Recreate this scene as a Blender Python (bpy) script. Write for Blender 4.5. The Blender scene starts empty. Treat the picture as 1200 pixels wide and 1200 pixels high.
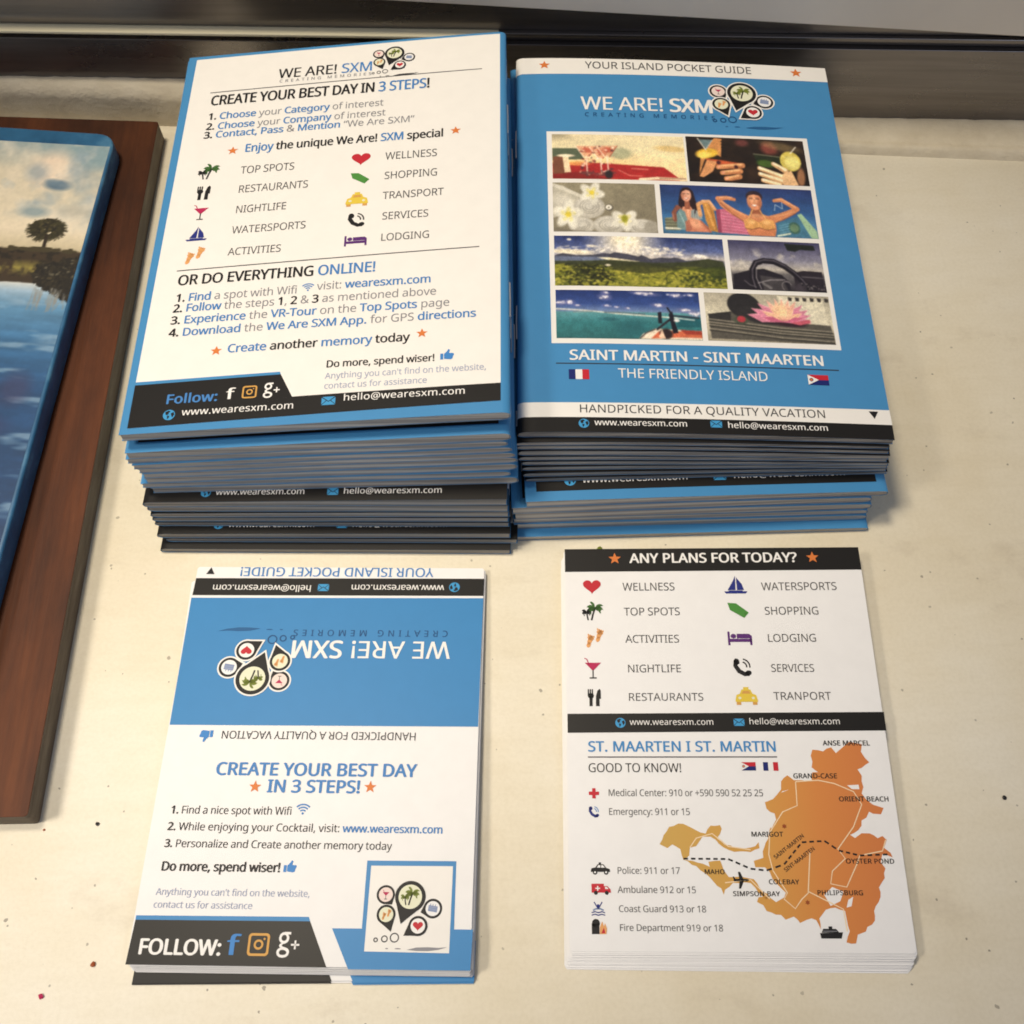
# Stacks of pocket-guide booklets and folded cards on a cream painted sill, beside a painted panel on a wooden board.
# Work unit is the millimetre; everything is scaled to metres when meshes and transforms are written (U).
import bpy, bmesh, math, os, random
import numpy as np
from mathutils import Vector, Matrix
from mathutils.geometry import tessellate_polygon
U = 0.001
R = math.radians
SC = bpy.context.scene
COL = SC.collection

# ------------------------------------------------------------------ camera
F_PX, CAM_H, PITCH, ROLL = 1302.0, 297.45, 61.656, -2.603
cam = bpy.data.cameras.new('camera')
cam.angle = 2 * math.atan(600 / F_PX)
cam.clip_start = 0.01
cam.clip_end = 50
cam_o = bpy.data.objects.new('camera', cam)
COL.objects.link(cam_o)
th, ro = R(PITCH), R(ROLL)
fwd = Vector((0, math.cos(th), -math.sin(th)))
up0 = Vector((0, math.sin(th), math.cos(th)))
rt0 = Vector((1, 0, 0))
rt = math.cos(ro) * rt0 + math.sin(ro) * up0
up = -math.sin(ro) * rt0 + math.cos(ro) * up0
M = Matrix((rt, up, -fwd)).transposed().to_4x4()
M.translation = Vector((0, 0, CAM_H * U))
cam_o.matrix_world = M
SC.camera = cam_o

# ------------------------------------------------------------------ world, lamps, exposure
world = bpy.data.worlds.new('World')
SC.world = world
world.use_nodes = True
bg = world.node_tree.nodes['Background']
bg.inputs[0].default_value = (0.80, 0.80, 0.92, 1)
bg.inputs[1].default_value = 0.17


def lamp(name, loc, target, energy, size, color, spot=None, blend=1.0):
    d = bpy.data.lights.new(name, 'SPOT' if spot else 'AREA')
    d.energy = energy
    d.color = color
    if spot:
        d.spot_size = R(spot)
        d.spot_blend = blend
        d.shadow_soft_size = size
    else:
        d.shape = 'DISK'
        d.size = size
    o = bpy.data.objects.new(name, d)
    COL.objects.link(o)
    o.location = Vector(loc)
    o.rotation_euler = (Vector(target) - Vector(loc)).to_track_quat('-Z', 'Y').to_euler()
    return o


lamp('warm_room_lamp', (-0.27, 0.34, 1.10), (-0.02, 0.26, 0), 31, 0.11, (1.0, 0.88, 0.69), 35, 1.0)
lamp('near_room_lamp', (-0.85, -0.10, 1.05), (-0.16, 0.05, 0), 46, 0.16, (1.0, 0.91, 0.78), 22, 1.0)
lamp('cool_daylight_fill', (0.60, -0.35, 1.00), (0.05, 0.10, 0), 1.1, 0.5, (0.70, 0.80, 1.0))  # unseen fill standing in for weak cool daylight from the lower right

SC.view_settings.view_transform = 'Standard'
SC.view_settings.look = 'None'
SC.view_settings.exposure = 0.42
SC.view_settings.gamma = 1.0
SC.view_settings.use_curve_mapping = False
SC.render.engine = 'CYCLES'
SC.cycles.filter_width = 1.8


# ------------------------------------------------------------------ materials
def lin(c):
    c = np.asarray(c, float)
    return np.where(c <= 0.04045, c / 12.92, ((c + 0.055) / 1.055) ** 2.4)


def mat(name, rgb, rough=0.5, metal=0.0, spec=0.5):
    m = bpy.data.materials.new(name)
    m.use_nodes = True
    b = m.node_tree.nodes['Principled BSDF']
    b.inputs['Base Color'].default_value = (*rgb, 1)
    b.inputs['Roughness'].default_value = rough
    b.inputs['Metallic'].default_value = metal
    b.inputs['Specular IOR Level'].default_value = spec
    return m


class NT:
    """small node helper"""
    def __init__(self, m):
        self.t = m.node_tree
        self.b = self.t.nodes['Principled BSDF']

    def n(self, kind, **kw):
        nd = self.t.nodes.new(kind)
        for k, v in kw.items():
            if k.startswith('_'):
                setattr(nd, k[1:], v)
            else:
                key = int(k[1:]) if k[0] == 'i' and k[1:].isdigit() else k.replace('_', ' ')
                nd.inputs[key].default_value = v
        return nd

    def l(self, a, ao, b, bi):
        self.t.links.new(a.outputs[ao], b.inputs[bi])

    def coord(self, scale, which='Object'):
        tc = self.n('ShaderNodeTexCoord')
        mp = self.n('ShaderNodeMapping', Scale=scale)
        self.l(tc, which, mp, 0)
        return mp

    def ramp(self, stops):
        r = self.n('ShaderNodeValToRGB')
        e = r.color_ramp.elements
        while len(e) < len(stops):
            e.new(0.5)
        for x, (p, c) in zip(e, stops):
            x.position = p
            x.color = (*c, 1) if len(c) == 3 else c
        return r

    def noise(self, scale3, detail=4, rough=0.55):
        mp = self.coord(scale3)
        nz = self.n('ShaderNodeTexNoise', Scale=1.0, Detail=detail, Roughness=rough)
        self.l(mp, 0, nz, 'Vector')
        return nz

    def mix(self, fac_node, fac_out, a, b, blend='MIX'):
        mx = self.n('ShaderNodeMix', _data_type='RGBA', _blend_type=blend)
        if fac_node is None:
            mx.inputs[0].default_value = fac_out
        else:
            self.l(fac_node, fac_out, mx, 0)
        for i, s in ((6, a), (7, b)):
            if isinstance(s, tuple) and len(s) == 2 and not isinstance(s[0], float):
                self.l(s[0], s[1], mx, i)
            else:
                mx.inputs[i].default_value = (*s, 1)
        return mx

    def bump(self, node, out, strength, dist):
        bp = self.n('ShaderNodeBump', Strength=strength, Distance=dist)
        self.l(node, out, bp, 'Height')
        self.l(bp, 0, self.b, 'Normal')
        return bp


def ink(name, rgb, rough=0.36, var=0.018):
    """printed colour with a faint uneven ink density"""
    m = mat(name, rgb, rough, 0.0, 0.22)
    t = NT(m)
    nz = t.noise((180, 180, 180), 5, 0.6)
    lo = tuple(max(0, c * (1 - var)) for c in rgb)
    hi = tuple(min(1, c * (1 + var)) for c in rgb)
    rp = t.ramp([(0.3, lo), (0.7, hi)])
    t.l(nz, 0, rp, 0)
    t.l(rp, 0, t.b, 'Base Color')
    return m


PAL = {
    'paper': (0.82, 0.795, 0.75), 'card_white': (0.82, 0.81, 0.80), 'black': (0.013, 0.012, 0.0115),
    'cover_blue': (0.060, 0.245, 0.49), 'card_blue': (0.046, 0.225, 0.49), 'dark': (0.014, 0.013, 0.014),
    'grey': (0.22, 0.22, 0.24), 'grey2': (0.085, 0.083, 0.085), 'greydark': (0.035, 0.035, 0.04), 'greymid': (0.25, 0.25, 0.27),
    'blue': (0.060, 0.21, 0.50), 'blue2': (0.05, 0.22, 0.55), 'blue3': (0.055, 0.24, 0.52), 'white': (0.82, 0.80, 0.77),
    'pale': (0.33, 0.37, 0.50), 'navy': (0.014, 0.075, 0.20), 'navy2': (0.02, 0.11, 0.27),
    'orange': (0.66, 0.19, 0.045), 'red': (0.50, 0.022, 0.035), 'crimson': (0.45, 0.02, 0.09), 'green': (0.07, 0.25, 0.045),
    'leaf': (0.05, 0.13, 0.03), 'olive': (0.16, 0.20, 0.03), 'yellow': (0.72, 0.53, 0.06), 'purple': (0.10, 0.025, 0.16), 'ink_blue': (0.02, 0.03, 0.20),
    'skin': (0.75, 0.36, 0.13), 'teal': (0.05, 0.30, 0.58), 'gold': (0.62, 0.33, 0.08),
    'map': (0.62, 0.27, 0.045), 'map2': (0.60, 0.17, 0.04), 'road': (0.85, 0.66, 0.42), 'maroon': (0.30, 0.07, 0.02),
    'pink_paper': (0.80, 0.66, 0.60), 'cream': (0.74, 0.74, 0.55), 'flag_blue': (0.012, 0.02, 0.14), 'flag_red': (0.52, 0.02, 0.035),
    'steel_blue': (0.22, 0.28, 0.44),
}
INK = {}


def pm(c):
    if c == 'map' and c not in INK:
        m = mat('ink_map', PAL['map'], 0.5)
        t = NT(m)
        mp = t.coord((12.5, 1, 1))
        sp = t.n('ShaderNodeSeparateXYZ')
        t.l(mp, 0, sp, 0)
        ad = t.n('ShaderNodeMath', _operation='ADD')
        t.l(sp, 0, ad, 0)
        ad.inputs[1].default_value = 0.5
        rp = t.ramp([(0.28, (0.55, 0.33, 0.065)), (0.55, (0.61, 0.31, 0.05)), (0.78, (0.63, 0.22, 0.04)), (0.97, (0.60, 0.18, 0.04))])
        t.l(ad, 0, rp, 0)
        t.l(rp, 0, t.b, 'Base Color')
        INK[c] = m
    if c not in INK:
        INK[c] = ink('ink_' + c, PAL[c], 0.40 if c in ('cover_blue', 'card_blue', 'black') else 0.46)
    return INK[c]


# ------------------------------------------------------------------ object helpers
def link(name, me, parent=None, mats=()):
    o = bpy.data.objects.new(name, me)
    COL.objects.link(o)
    if parent:
        o.parent = parent
    for m in mats:
        me.materials.append(m)
    return o


def empty(name, loc, rz=0.0):
    o = bpy.data.objects.new(name, None)
    COL.objects.link(o)
    o.location = Vector(loc) * U
    o.rotation_euler = (0, 0, rz)
    o.empty_display_size = 0.01
    return o


def tag(o, label=None, cat=None, group=None, kind=None):
    for k, v in (('label', label), ('category', cat), ('group', group), ('kind', kind)):
        if v:
            o[k] = v
    return o


def mesh(name, verts, faces, smooth=False, idx=None):
    me = bpy.data.meshes.new(name)
    me.from_pydata([tuple(float(c) * U for c in v) for v in verts], [], [tuple(f) for f in faces])
    if idx is not None:
        me.polygons.foreach_set('material_index', idx)
    if smooth:
        me.polygons.foreach_set('use_smooth', [True] * len(me.polygons))
    me.update()
    return me


def fix_normals(me):
    bm = bmesh.new()
    bm.from_mesh(me)
    bmesh.ops.recalc_face_normals(bm, faces=bm.faces)
    bm.to_mesh(me)
    bm.free()


class Shape:
    """flat printed shapes in cover millimetres (u, v, layer), each face with an ink"""
    def __init__(self):
        self.v, self.f, self.c = [], [], []

    def poly(self, pts, col, lay=0):
        b = len(self.v)
        pts = [(float(p[0]), float(p[1])) for p in pts]
        self.v += [(x, y, lay) for x, y in pts]
        if len(pts) <= 4 and len(pts) > 2 and self._convex(pts):
            self.f.append(list(range(b, b + len(pts))))
            self.c.append(col)
        else:
            for t in tessellate_polygon([[Vector((x, y, 0)) for x, y in pts]]):
                self.f.append([b + i for i in t])
                self.c.append(col)

    @staticmethod
    def _convex(p):
        s = []
        for i in range(len(p)):
            a, b, c = p[i - 1], p[i], p[(i + 1) % len(p)]
            s.append((b[0] - a[0]) * (c[1] - b[1]) - (b[1] - a[1]) * (c[0] - b[0]))
        return all(x >= -1e-9 for x in s) or all(x <= 1e-9 for x in s)

    def quad(self, p, col, lay=0, nu=1, nv=1, ts=None):
        b = len(self.v)
        if ts is not None:
            nu = len(ts) - 1
        p = [np.array(q, float) for q in p]
        for j in range(nv + 1):
            for i in range(nu + 1):
                s, t = (i / nu if ts is None else ts[i]), j / nv
                q = (p[0] * (1 - s) + p[1] * s) * (1 - t) + (p[3] * (1 - s) + p[2] * s) * t
                self.v.append((q[0], q[1], lay))
        for j in range(nv):
            for i in range(nu):
                a = b + j * (nu + 1) + i
                self.f.append([a, a + 1, a + nu + 2, a + nu + 1])
                self.c.append(col)

    def tris(self, verts, faces, col, lay=0):
        b = len(self.v)
        self.v += [(x, y, lay) for x, y in verts]
        for f in faces:
            self.f.append([b + i for i in f])
            self.c.append(col)

    def stroke(self, pts, w, col, lay=0, seg=None):
        pts = [np.array(p, float) for p in pts]
        n = len(pts)
        L, Rr = [], []
        for i in range(n):
            d = pts[min(i + 1, n - 1)] - pts[max(i - 1, 0)]
            d = d / (np.hypot(*d) + 1e-9)
            nn = np.array([-d[1], d[0]]) * w / 2
            L.append(pts[i] + nn)
            Rr.append(pts[i] - nn)
        for i in range(n - 1):
            m = max(1, int(np.hypot(*(pts[i + 1] - pts[i])) / 9))
            self.quad([Rr[i], Rr[i + 1], L[i + 1], L[i]], col, lay, m, 1)

    def ring(self, cx, cy, r0, r1, col, lay=0, n=28):
        p = [(math.cos(2 * math.pi * i / n), math.sin(2 * math.pi * i / n)) for i in range(n)]
        for i in range(n):
            a, b = p[i], p[(i + 1) % n]
            self.poly([(cx + a[0] * r0, cy + a[1] * r0), (cx + a[0] * r1, cy + a[1] * r1),
                       (cx + b[0] * r1, cy + b[1] * r1), (cx + b[0] * r0, cy + b[1] * r0)], col, lay)

    def add(self, other, cx, cy, s, rot=0.0, lay=0):
        b = len(self.v)
        c, sn = math.cos(R(rot)), math.sin(R(rot))
        self.v += [(cx + s * (x * c - y * sn), cy + s * (x * sn + y * c), lay + z) for x, y, z in other.v]
        self.f += [[b + i for i in f] for f in other.f]
        self.c += other.c

    def build(self, name, parent, surf):
        cols = sorted(set(self.c))
        vs = [surf(u, v, 0.05 + 0.028 * l) for u, v, l in self.v]
        fs = []
        for f in self.f:                          # keep every print facing up
            a, b, c = (self.v[f[0]], self.v[f[1]], self.v[f[2]])
            cr = (b[0] - a[0]) * (c[1] - a[1]) - (b[1] - a[1]) * (c[0] - a[0])
            fs.append(f if cr >= 0 else f[::-1])
        me = mesh(name, vs, fs, idx=[cols.index(c) for c in self.c])
        return link(name, me, parent, [pm(c) for c in cols])


# ------------------------------------------------------------------ lettering (built-in outline fonts, laid out glyph by glyph)
def load_font():
    try:
        p = os.path.join(bpy.utils.system_resource('DATAFILES', path='fonts'), 'NotoSansHebrew-Regular.woff2')
        return bpy.data.fonts.load(p)
    except Exception:
        return None


FONT = load_font()
TXT = bpy.data.curves.new('lettering', 'FONT')
TXT_O = bpy.data.objects.new('lettering', TXT)
COL.objects.link(TXT_O)
DEFAULT_FONT = TXT.font
TXT.resolution_u = 3
TXT.fill_mode = 'FRONT'
GLY = {}


def raw(body, wt, serif=False):
    TXT.font = DEFAULT_FONT if (serif or FONT is None) else FONT
    TXT.body = body
    TXT.offset = 0.0
    bpy.context.view_layer.update()
    dg = bpy.context.evaluated_depsgraph_get()
    ev = TXT_O.evaluated_get(dg)
    me = ev.to_mesh()
    vs = [(v.co.x, v.co.y) for v in me.vertices] if me else []
    fs = [list(p.vertices) for p in me.polygons] if me else []
    ev.to_mesh_clear()
    return vs, fs


def xmax(vs):
    return max(v[0] for v in vs) if vs else 0.0


CAPH = {}


def glyph(ch, wt, serif=False):
    k = (ch, wt, serif)
    if k not in GLY:
        vs, fs = ([], []) if ch == ' ' else raw(ch, wt, serif)
        a = xmax(raw(ch + 'H', 0, serif)[0]) - xmax(raw('H', 0, serif)[0])
        GLY[k] = (vs, fs, a)
    return GLY[k]


def cap_height(serif=False):
    if serif not in CAPH:
        CAPH[serif] = max(v[1] for v in raw('H', 0, serif)[0])
    return CAPH[serif]


def lettering(segs, u0, v0, length, cap, ang=0, shear=0, lay=3):
    s = cap / cap_height()
    run = []
    for t, c, w in segs:
        for ch in t:
            run.append((glyph(ch, 0), c, w))
    nat = sum(r_[0][2] for r_ in run) * s
    n = len(run)
    gap = (length - nat) / max(1, n - 1)
    xs = 1.0
    if gap < -0.02 * cap:                          # too long: squeeze the letters instead of overlapping them
        xs = (length + 0.02 * cap * (n - 1)) / nat
        gap = -0.02 * cap
    elif gap > 0 and len(segs[0][0]) > 0:
        xs = min(1.12, 1 + 0.6 * (length / nat - 1)) if length / nat < 1.3 else 1.0
        gap = (length - nat * xs) / max(1, n - 1)
    sh = Shape()
    x = 0.0
    ca, sa = math.cos(R(ang)), math.sin(R(ang))
    for (vs, fs, adv), c, w in run:
        P = []
        for gx, gy in vs:
            px = x + gx * s * xs + shear * gy * s
            py = gy * s
            P.append((u0 + px * ca - py * sa, v0 + px * sa + py * ca))
        if fs:
            d = 0.030 * min(w, 2.2) * cap * 0.8
            cop = [(0, 0)] if w < 0.7 else ([(-d * .6, 0), (d * .6, 0)] if w < 1.1 else [(-d, 0), (d, 0), (0, d * .6), (0, -d * .6)])
            for q, (ox, oy) in enumerate(cop):
                sh.tris([(px + ox, py + oy) for px, py in P], fs, c, lay + 0.18 * q)
        x += adv * s * xs + gap
    return sh


# ------------------------------------------------------------------ printed icons, one unit wide, y up
def E(cx, cy, rx, ry, n=20, rot=0):
    c, s = math.cos(R(rot)), math.sin(R(rot))
    out = []
    for i in range(n):
        a = 2 * math.pi * i / n
        x, y = rx * math.cos(a), ry * math.sin(a)
        out.append((cx + x * c - y * s, cy + x * s + y * c))
    return out


def box(x0, y0, x1, y1):
    return [(x0, y0), (x1, y0), (x1, y1), (x0, y1)]


def arc(cx, cy, r, a0, a1, n=10):
    return [(cx + r * math.cos(R(a0 + (a1 - a0) * i / n)), cy + r * math.sin(R(a0 + (a1 - a0) * i / n))) for i in range(n + 1)]


def text_icon(ch, col, w, h, serif=False, wt=1.0):
    vs, fs, _ = glyph(ch, wt, serif)
    xs = [v[0] for v in vs]
    ys = [v[1] for v in vs]
    cx, cy = (min(xs) + max(xs)) / 2, (min(ys) + max(ys)) / 2
    k = h / (max(ys) - min(ys))
    sh = Shape()
    sh.tris([((x - cx) * k * w, (y - cy) * k) for x, y in vs], fs, col, 0)
    return sh


def frond(s, cx, cy, L, a, col, w=0.09):
    """a drooping palm leaf as a tapered curve"""
    pts = []
    x, y = cx, cy
    ang = a
    side = 1 if math.cos(R(a)) >= 0 else -1
    for i in range(6):
        pts.append((x, y))
        x += L / 5 * math.cos(R(ang))
        y += L / 5 * math.sin(R(ang))
        ang -= side * 17
    up_, dn = [], []
    for i, p in enumerate(pts):
        k = w * (0.25 + 1.0 * math.sin(math.pi * (i + 0.6) / 6.2)) * (1 if i < 5 else 0.1)
        up_.append((p[0], p[1] + k * 0.45))
        dn.append((p[0] + (0.02 if i % 2 else -0.02), p[1] - k * (1.25 if i % 2 else 0.55)))
    s.poly(up_ + dn[::-1], col)


def icon(kind, col=None):
    s = Shape()
    if kind == 'star':
        s.poly([(0.5 * (1 if i % 2 == 0 else 0.43) * math.sin(math.pi * i / 5), 0.5 * (1 if i % 2 == 0 else 0.43) * math.cos(math.pi * i / 5)) for i in range(10)], 'orange')
    elif kind == 'heart':
        s.poly([(0.5 * math.sin(t) ** 3, 0.03 + 0.42 * (0.8125 * math.cos(t) - 0.3125 * math.cos(2 * t) - 0.125 * math.cos(3 * t) - 0.0625 * math.cos(4 * t)) * 1.1) for t in [2 * math.pi * i / 40 for i in range(40)]], 'red')
    elif kind in ('palm', 'palm_dark'):
        lc = 'leaf' if kind == 'palm' else 'olive'
        s.stroke([(-0.06, -0.40), (0.0, -0.15), (0.10, 0.16)], 0.075, 'dark')
        s.stroke([(-0.20, -0.40), (-0.24, -0.2), (-0.26, 0.0)], 0.06, 'dark')
        for a in (200, 172, 140, 95, 52, 20, -12):
            frond(s, 0.10, 0.17, 0.40, a, lc, 0.10)
        for a in (205, 170, 130, 70, 25, -15):
            frond(s, -0.27, -0.01, 0.24, a, 'dark' if kind == 'palm' else lc, 0.07)
    elif kind == 'cutlery':
        s.poly(box(-0.36, -0.62, -0.14, 0.1), 'dark')
        s.poly(E(-0.25, 0.12, 0.21, 0.2), 'dark')
        for x in (-0.42, -0.28, -0.14):
            s.poly(box(x - 0.045, 0.1, x + 0.045, 0.6), 'dark')
        s.poly([(0.08, -0.62), (0.34, -0.62), (0.34, -0.1), (0.44, -0.1), (0.44, 0.5), (0.36, 0.62), (0.22, 0.5), (0.1, 0.1), (0.1, -0.1)], 'dark')
    elif kind == 'cocktail':
        s.poly([(-0.46, 0.34), (0.50, 0.34), (0.04, -0.14), (-0.02, -0.14)], 'crimson')
        s.stroke([(0.01, -0.1), (0.01, -0.58)], 0.07, 'dark')
        s.stroke([(-0.2, -0.6), (0.22, -0.6)], 0.08, 'dark')
        s.stroke([(-0.48, 0.62), (-0.34, 0.56), (-0.2, 0.2)], 0.06, 'crimson')
    elif kind == 'sailboat':
        s.poly([(-0.34, -0.24), (0.0, -0.24), (0.02, 0.44), (-0.08, 0.2)], 'ink_blue')
        s.poly([(0.06, -0.24), (0.36, -0.24), (0.28, 0.05), (0.06, 0.36)], 'ink_blue')
        s.poly([(-0.5, -0.30), (0.5, -0.30), (0.42, -0.40), (-0.42, -0.40)], 'ink_blue')
        s.poly(box(-0.3, -0.3, 0.3, -0.26), 'ink_blue')
    elif kind == 'feet':
        for dx, dy, r in ((-0.22, -0.13, -22), (0.24, 0.16, -22)):
            s.poly(E(dx - 0.04, dy - 0.22, 0.1, 0.15, 16, r), 'skin')
            s.poly(E(dx + 0.03, dy + 0.02, 0.115, 0.24, 16, r), 'skin')
            s.poly(E(dx + 0.06, dy + 0.13, 0.17, 0.11, 16, r), 'skin')
            for i in range(4):
                s.poly(E(dx - 0.05 + i * 0.085, dy + 0.30 - i * 0.035, 0.042, 0.05, 10), 'skin')
    elif kind == 'tag':
        s.poly([(-0.5, 0.40), (-0.08, 0.36), (0.5, -0.12), (0.26, -0.40), (-0.40, 0.02)], 'green')
        s.ring(0.33, -0.17, 0.03, 0.05, 'leaf', 1, 12)
    elif kind == 'taxi':
        s.poly([(-0.5, -0.18), (-0.44, 0.06), (-0.28, 0.12), (-0.2, 0.32), (0.2, 0.32), (0.28, 0.12), (0.44, 0.06), (0.5, -0.18), (0.5, -0.26), (-0.5, -0.26)], 'yellow')
        s.poly(box(-0.12, 0.32, 0.12, 0.43), 'yellow')
        s.poly([(-0.2, 0.12), (-0.14, 0.26), (0.14, 0.26), (0.2, 0.12)], 'gold', 1)
        s.poly(E(-0.3, -0.08, 0.07, 0.06, 12), 'cream', 1)
        s.poly(E(0.3, -0.08, 0.07, 0.06, 12), 'cream', 1)
        s.poly(box(-0.46, -0.40, -0.26, -0.26), 'gold')
        s.poly(box(0.26, -0.40, 0.46, -0.26), 'gold')
    elif kind in ('phone', 'phone_blue'):
        c = 'dark' if kind == 'phone' else 'ink_blue'
        s.stroke([(-0.34, 0.34), (-0.38, 0.05), (-0.2, -0.26), (0.08, -0.42), (0.32, -0.4)], 0.24, c)
        s.poly(E(-0.30, 0.28, 0.15, 0.18, 14, 20), c)
        s.poly(E(0.27, -0.36, 0.18, 0.14, 14, 20), c)
        s.stroke(arc(-0.05, 0.0, 0.26, 75, -10), 0.075, c if kind == 'phone' else 'blue2')
        s.stroke(arc(-0.05, 0.0, 0.43, 78, -8), 0.075, c if kind == 'phone' else 'blue2')
    elif kind == 'bed':
        s.poly(box(-0.5, -0.30, -0.41, 0.30), 'purple')
        s.poly(box(-0.41, -0.16, 0.5, -0.02), 'purple')
        s.poly(box(0.41, -0.30, 0.5, 0.0), 'purple')
        s.poly([(-0.12, 0.0), (0.5, 0.0), (0.5, 0.1), (0.40, 0.20), (-0.12, 0.20)], 'purple')
        s.poly(E(-0.26, 0.1, 0.115, 0.1, 16), 'purple')
    elif kind == 'wifi':
        s.poly(E(0, -0.34, 0.085, 0.085, 12), 'blue')
        for r in (0.26, 0.47, 0.68):
            s.stroke(arc(0, -0.36, r, 45, 135), 0.105, 'blue')
    elif kind == 'thumb':
        s.poly(box(-0.5, -0.40, -0.28, 0.12), 'blue2')
        s.poly([(-0.22, -0.36), (0.26, -0.42), (0.40, -0.34), (0.42, -0.16), (0.5, 0.0), (0.46, 0.12), (0.14, 0.14), (0.20, 0.44), (0.08, 0.5), (-0.02, 0.3), (-0.22, 0.1)], 'blue2')
    elif kind == 'letter_f':
        s = text_icon('f', col or 'white', 1.25, 1.55)
        s.add(text_icon('f', col or 'white', 1.25, 1.55), 0.07, 0, 1, 0, 0.2)
        s.add(text_icon('f', col or 'white', 1.25, 1.55), -0.07, 0, 1, 0, 0.4)
    elif kind == 'letter_g':
        s.add(text_icon('g', 'white', 0.85, 1.05, serif=True, wt=0), -0.18, 0, 1)
        s.poly(box(0.14, -0.035, 0.5, 0.045), 'white')
        s.poly(box(0.285, -0.175, 0.36, 0.185), 'white')
    elif kind == 'camera_mark':
        def rr(h, r, n=5):
            o = []
            for cx, cy, a in ((h - r, h - r, 0), (-h + r, h - r, 90), (-h + r, -h + r, 180), (h - r, -h + r, 270)):
                o += arc(cx, cy, r, a, a + 90, n)
            return o
        a, b = rr(0.5, 0.17), rr(0.39, 0.09)
        for i in range(len(a)):
            j = (i + 1) % len(a)
            s.poly([a[i], a[j], b[j], b[i]], 'gold')
        s.ring(0, 0, 0.13, 0.225, 'gold')
        s.poly(E(0.25, 0.25, 0.05, 0.05, 10), 'gold')
    elif kind == 'globe':
        s.poly(E(0, 0, 0.5, 0.5, 24), 'teal')
        s.poly([(-0.34, 0.30), (-0.05, 0.42), (0.10, 0.30), (-0.06, 0.20), (-0.02, 0.08), (-0.20, -0.02), (-0.30, 0.10)], 'black', 1)
        s.poly([(-0.16, -0.06), (0.06, -0.10), (0.02, -0.28), (-0.10, -0.42)], 'black', 1)
        s.poly([(0.14, 0.14), (0.36, 0.26), (0.44, 0.0), (0.30, -0.26), (0.20, -0.06)], 'black', 1)
    elif kind == 'envelope':
        s.poly(box(-0.5, -0.35, 0.5, 0.35), 'teal')
        s.stroke([(-0.5, 0.33), (0, -0.06), (0.5, 0.33)], 0.07, 'black', 1)
        s.stroke([(-0.5, -0.33), (-0.14, 0.03)], 0.05, 'black', 1)
        s.stroke([(0.5, -0.33), (0.14, 0.03)], 0.05, 'black', 1)
    elif kind == 'triangle':
        s.poly([(-0.5, -0.42), (0.5, -0.42), (0, 0.48)], 'dark')
    elif kind == 'flag_fr':
        s.poly(box(-0.5, -0.29, -0.167, 0.29), 'flag_blue')
        s.poly(box(-0.167, -0.29, 0.167, 0.29), 'white')
        s.poly(box(0.167, -0.29, 0.5, 0.29), 'flag_red')
    elif kind == 'flag_sxm':
        s.poly(box(-0.5, 0, 0.5, 0.29), 'flag_red')
        s.poly(box(-0.5, -0.29, 0.5, 0), 'flag_blue')
        s.poly([(-0.5, -0.29), (0.02, 0), (-0.5, 0.29)], 'white', 1)
        s.poly(E(-0.34, 0, 0.08, 0.1, 12), 'orange', 2)
        s.ring(-0.34, 0, 0.07, 0.1, 'flag_blue', 3, 12)
    elif kind == 'cross':
        s.poly(box(-0.17, -0.5, 0.17, 0.5), 'flag_red')
        s.poly(box(-0.5, -0.17, -0.17, 0.17), 'flag_red')
        s.poly(box(0.17, -0.17, 0.5, 0.17), 'flag_red')
    elif kind == 'police_car':
        s.poly([(-0.5, -0.12), (-0.46, 0.06), (-0.26, 0.10), (-0.14, 0.26), (0.16, 0.26), (0.30, 0.08), (0.48, 0.02), (0.5, -0.12)], 'dark')
        s.poly(box(-0.08, 0.26, 0.04, 0.35), 'dark')
        s.poly([(-0.18, 0.09), (-0.11, 0.21), (0.0, 0.21), (0.0, 0.09)], 'card_white', 1)
        s.poly([(0.04, 0.09), (0.04, 0.21), (0.14, 0.21), (0.23, 0.09)], 'card_white', 1)
        for x in (-0.28, 0.29):
            s.poly(E(x, -0.14, 0.12, 0.12, 16), 'dark', 1)
            s.poly(E(x, -0.14, 0.05, 0.05, 12), 'card_white', 2)
    elif kind == 'ambulance':
        s.poly([(-0.5, -0.18), (-0.5, 0.26), (0.14, 0.26), (0.14, 0.14), (0.32, 0.14), (0.48, -0.02), (0.5, -0.18)], 'flag_red')
        s.poly(box(-0.3, 0.0, -0.06, 0.06), 'white', 1)
        s.poly(box(-0.21, -0.09, -0.15, 0.15), 'white', 2)
        s.poly([(0.2, 0.0), (0.2, 0.1), (0.3, 0.1), (0.38, 0.0)], 'white', 1)
        for x in (-0.28, 0.28):
            s.poly(E(x, -0.19, 0.10, 0.10, 14), 'dark', 1)
    elif kind == 'coast_guard':
        s.stroke([(-0.4, -0.1), (-0.15, 0.02), (0.15, 0.02), (0.4, -0.1)], 0.12, 'steel_blue')
        s.stroke([(0, 0.0), (-0.3, 0.5)], 0.07, 'ink_blue')
        s.stroke([(0, 0.0), (0.3, 0.5)], 0.07, 'ink_blue')
        s.poly(E(0, 0.22, 0.11, 0.12, 12), 'ink_blue')
        for y in (-0.26, -0.44):
            s.stroke([(-0.5, y), (-0.25, y + 0.07), (0, y), (0.25, y + 0.07), (0.5, y)], 0.075, 'ink_blue')
    elif kind == 'fire':
        s.poly(box(-0.5, -0.45, 0.0, 0.2), 'dark')
        s.poly(E(-0.22, 0.22, 0.26, 0.28, 16), 'dark')
        s.poly([(0.02, -0.45), (0.46, -0.45), (0.5, -0.1), (0.38, 0.22), (0.3, 0.02), (0.2, 0.34), (0.04, 0.0)], 'skin', 1)
        s.poly([(0.12, -0.4), (0.38, -0.4), (0.3, -0.05), (0.22, -0.2)], 'red', 2)
    elif kind == 'plane':
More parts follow.
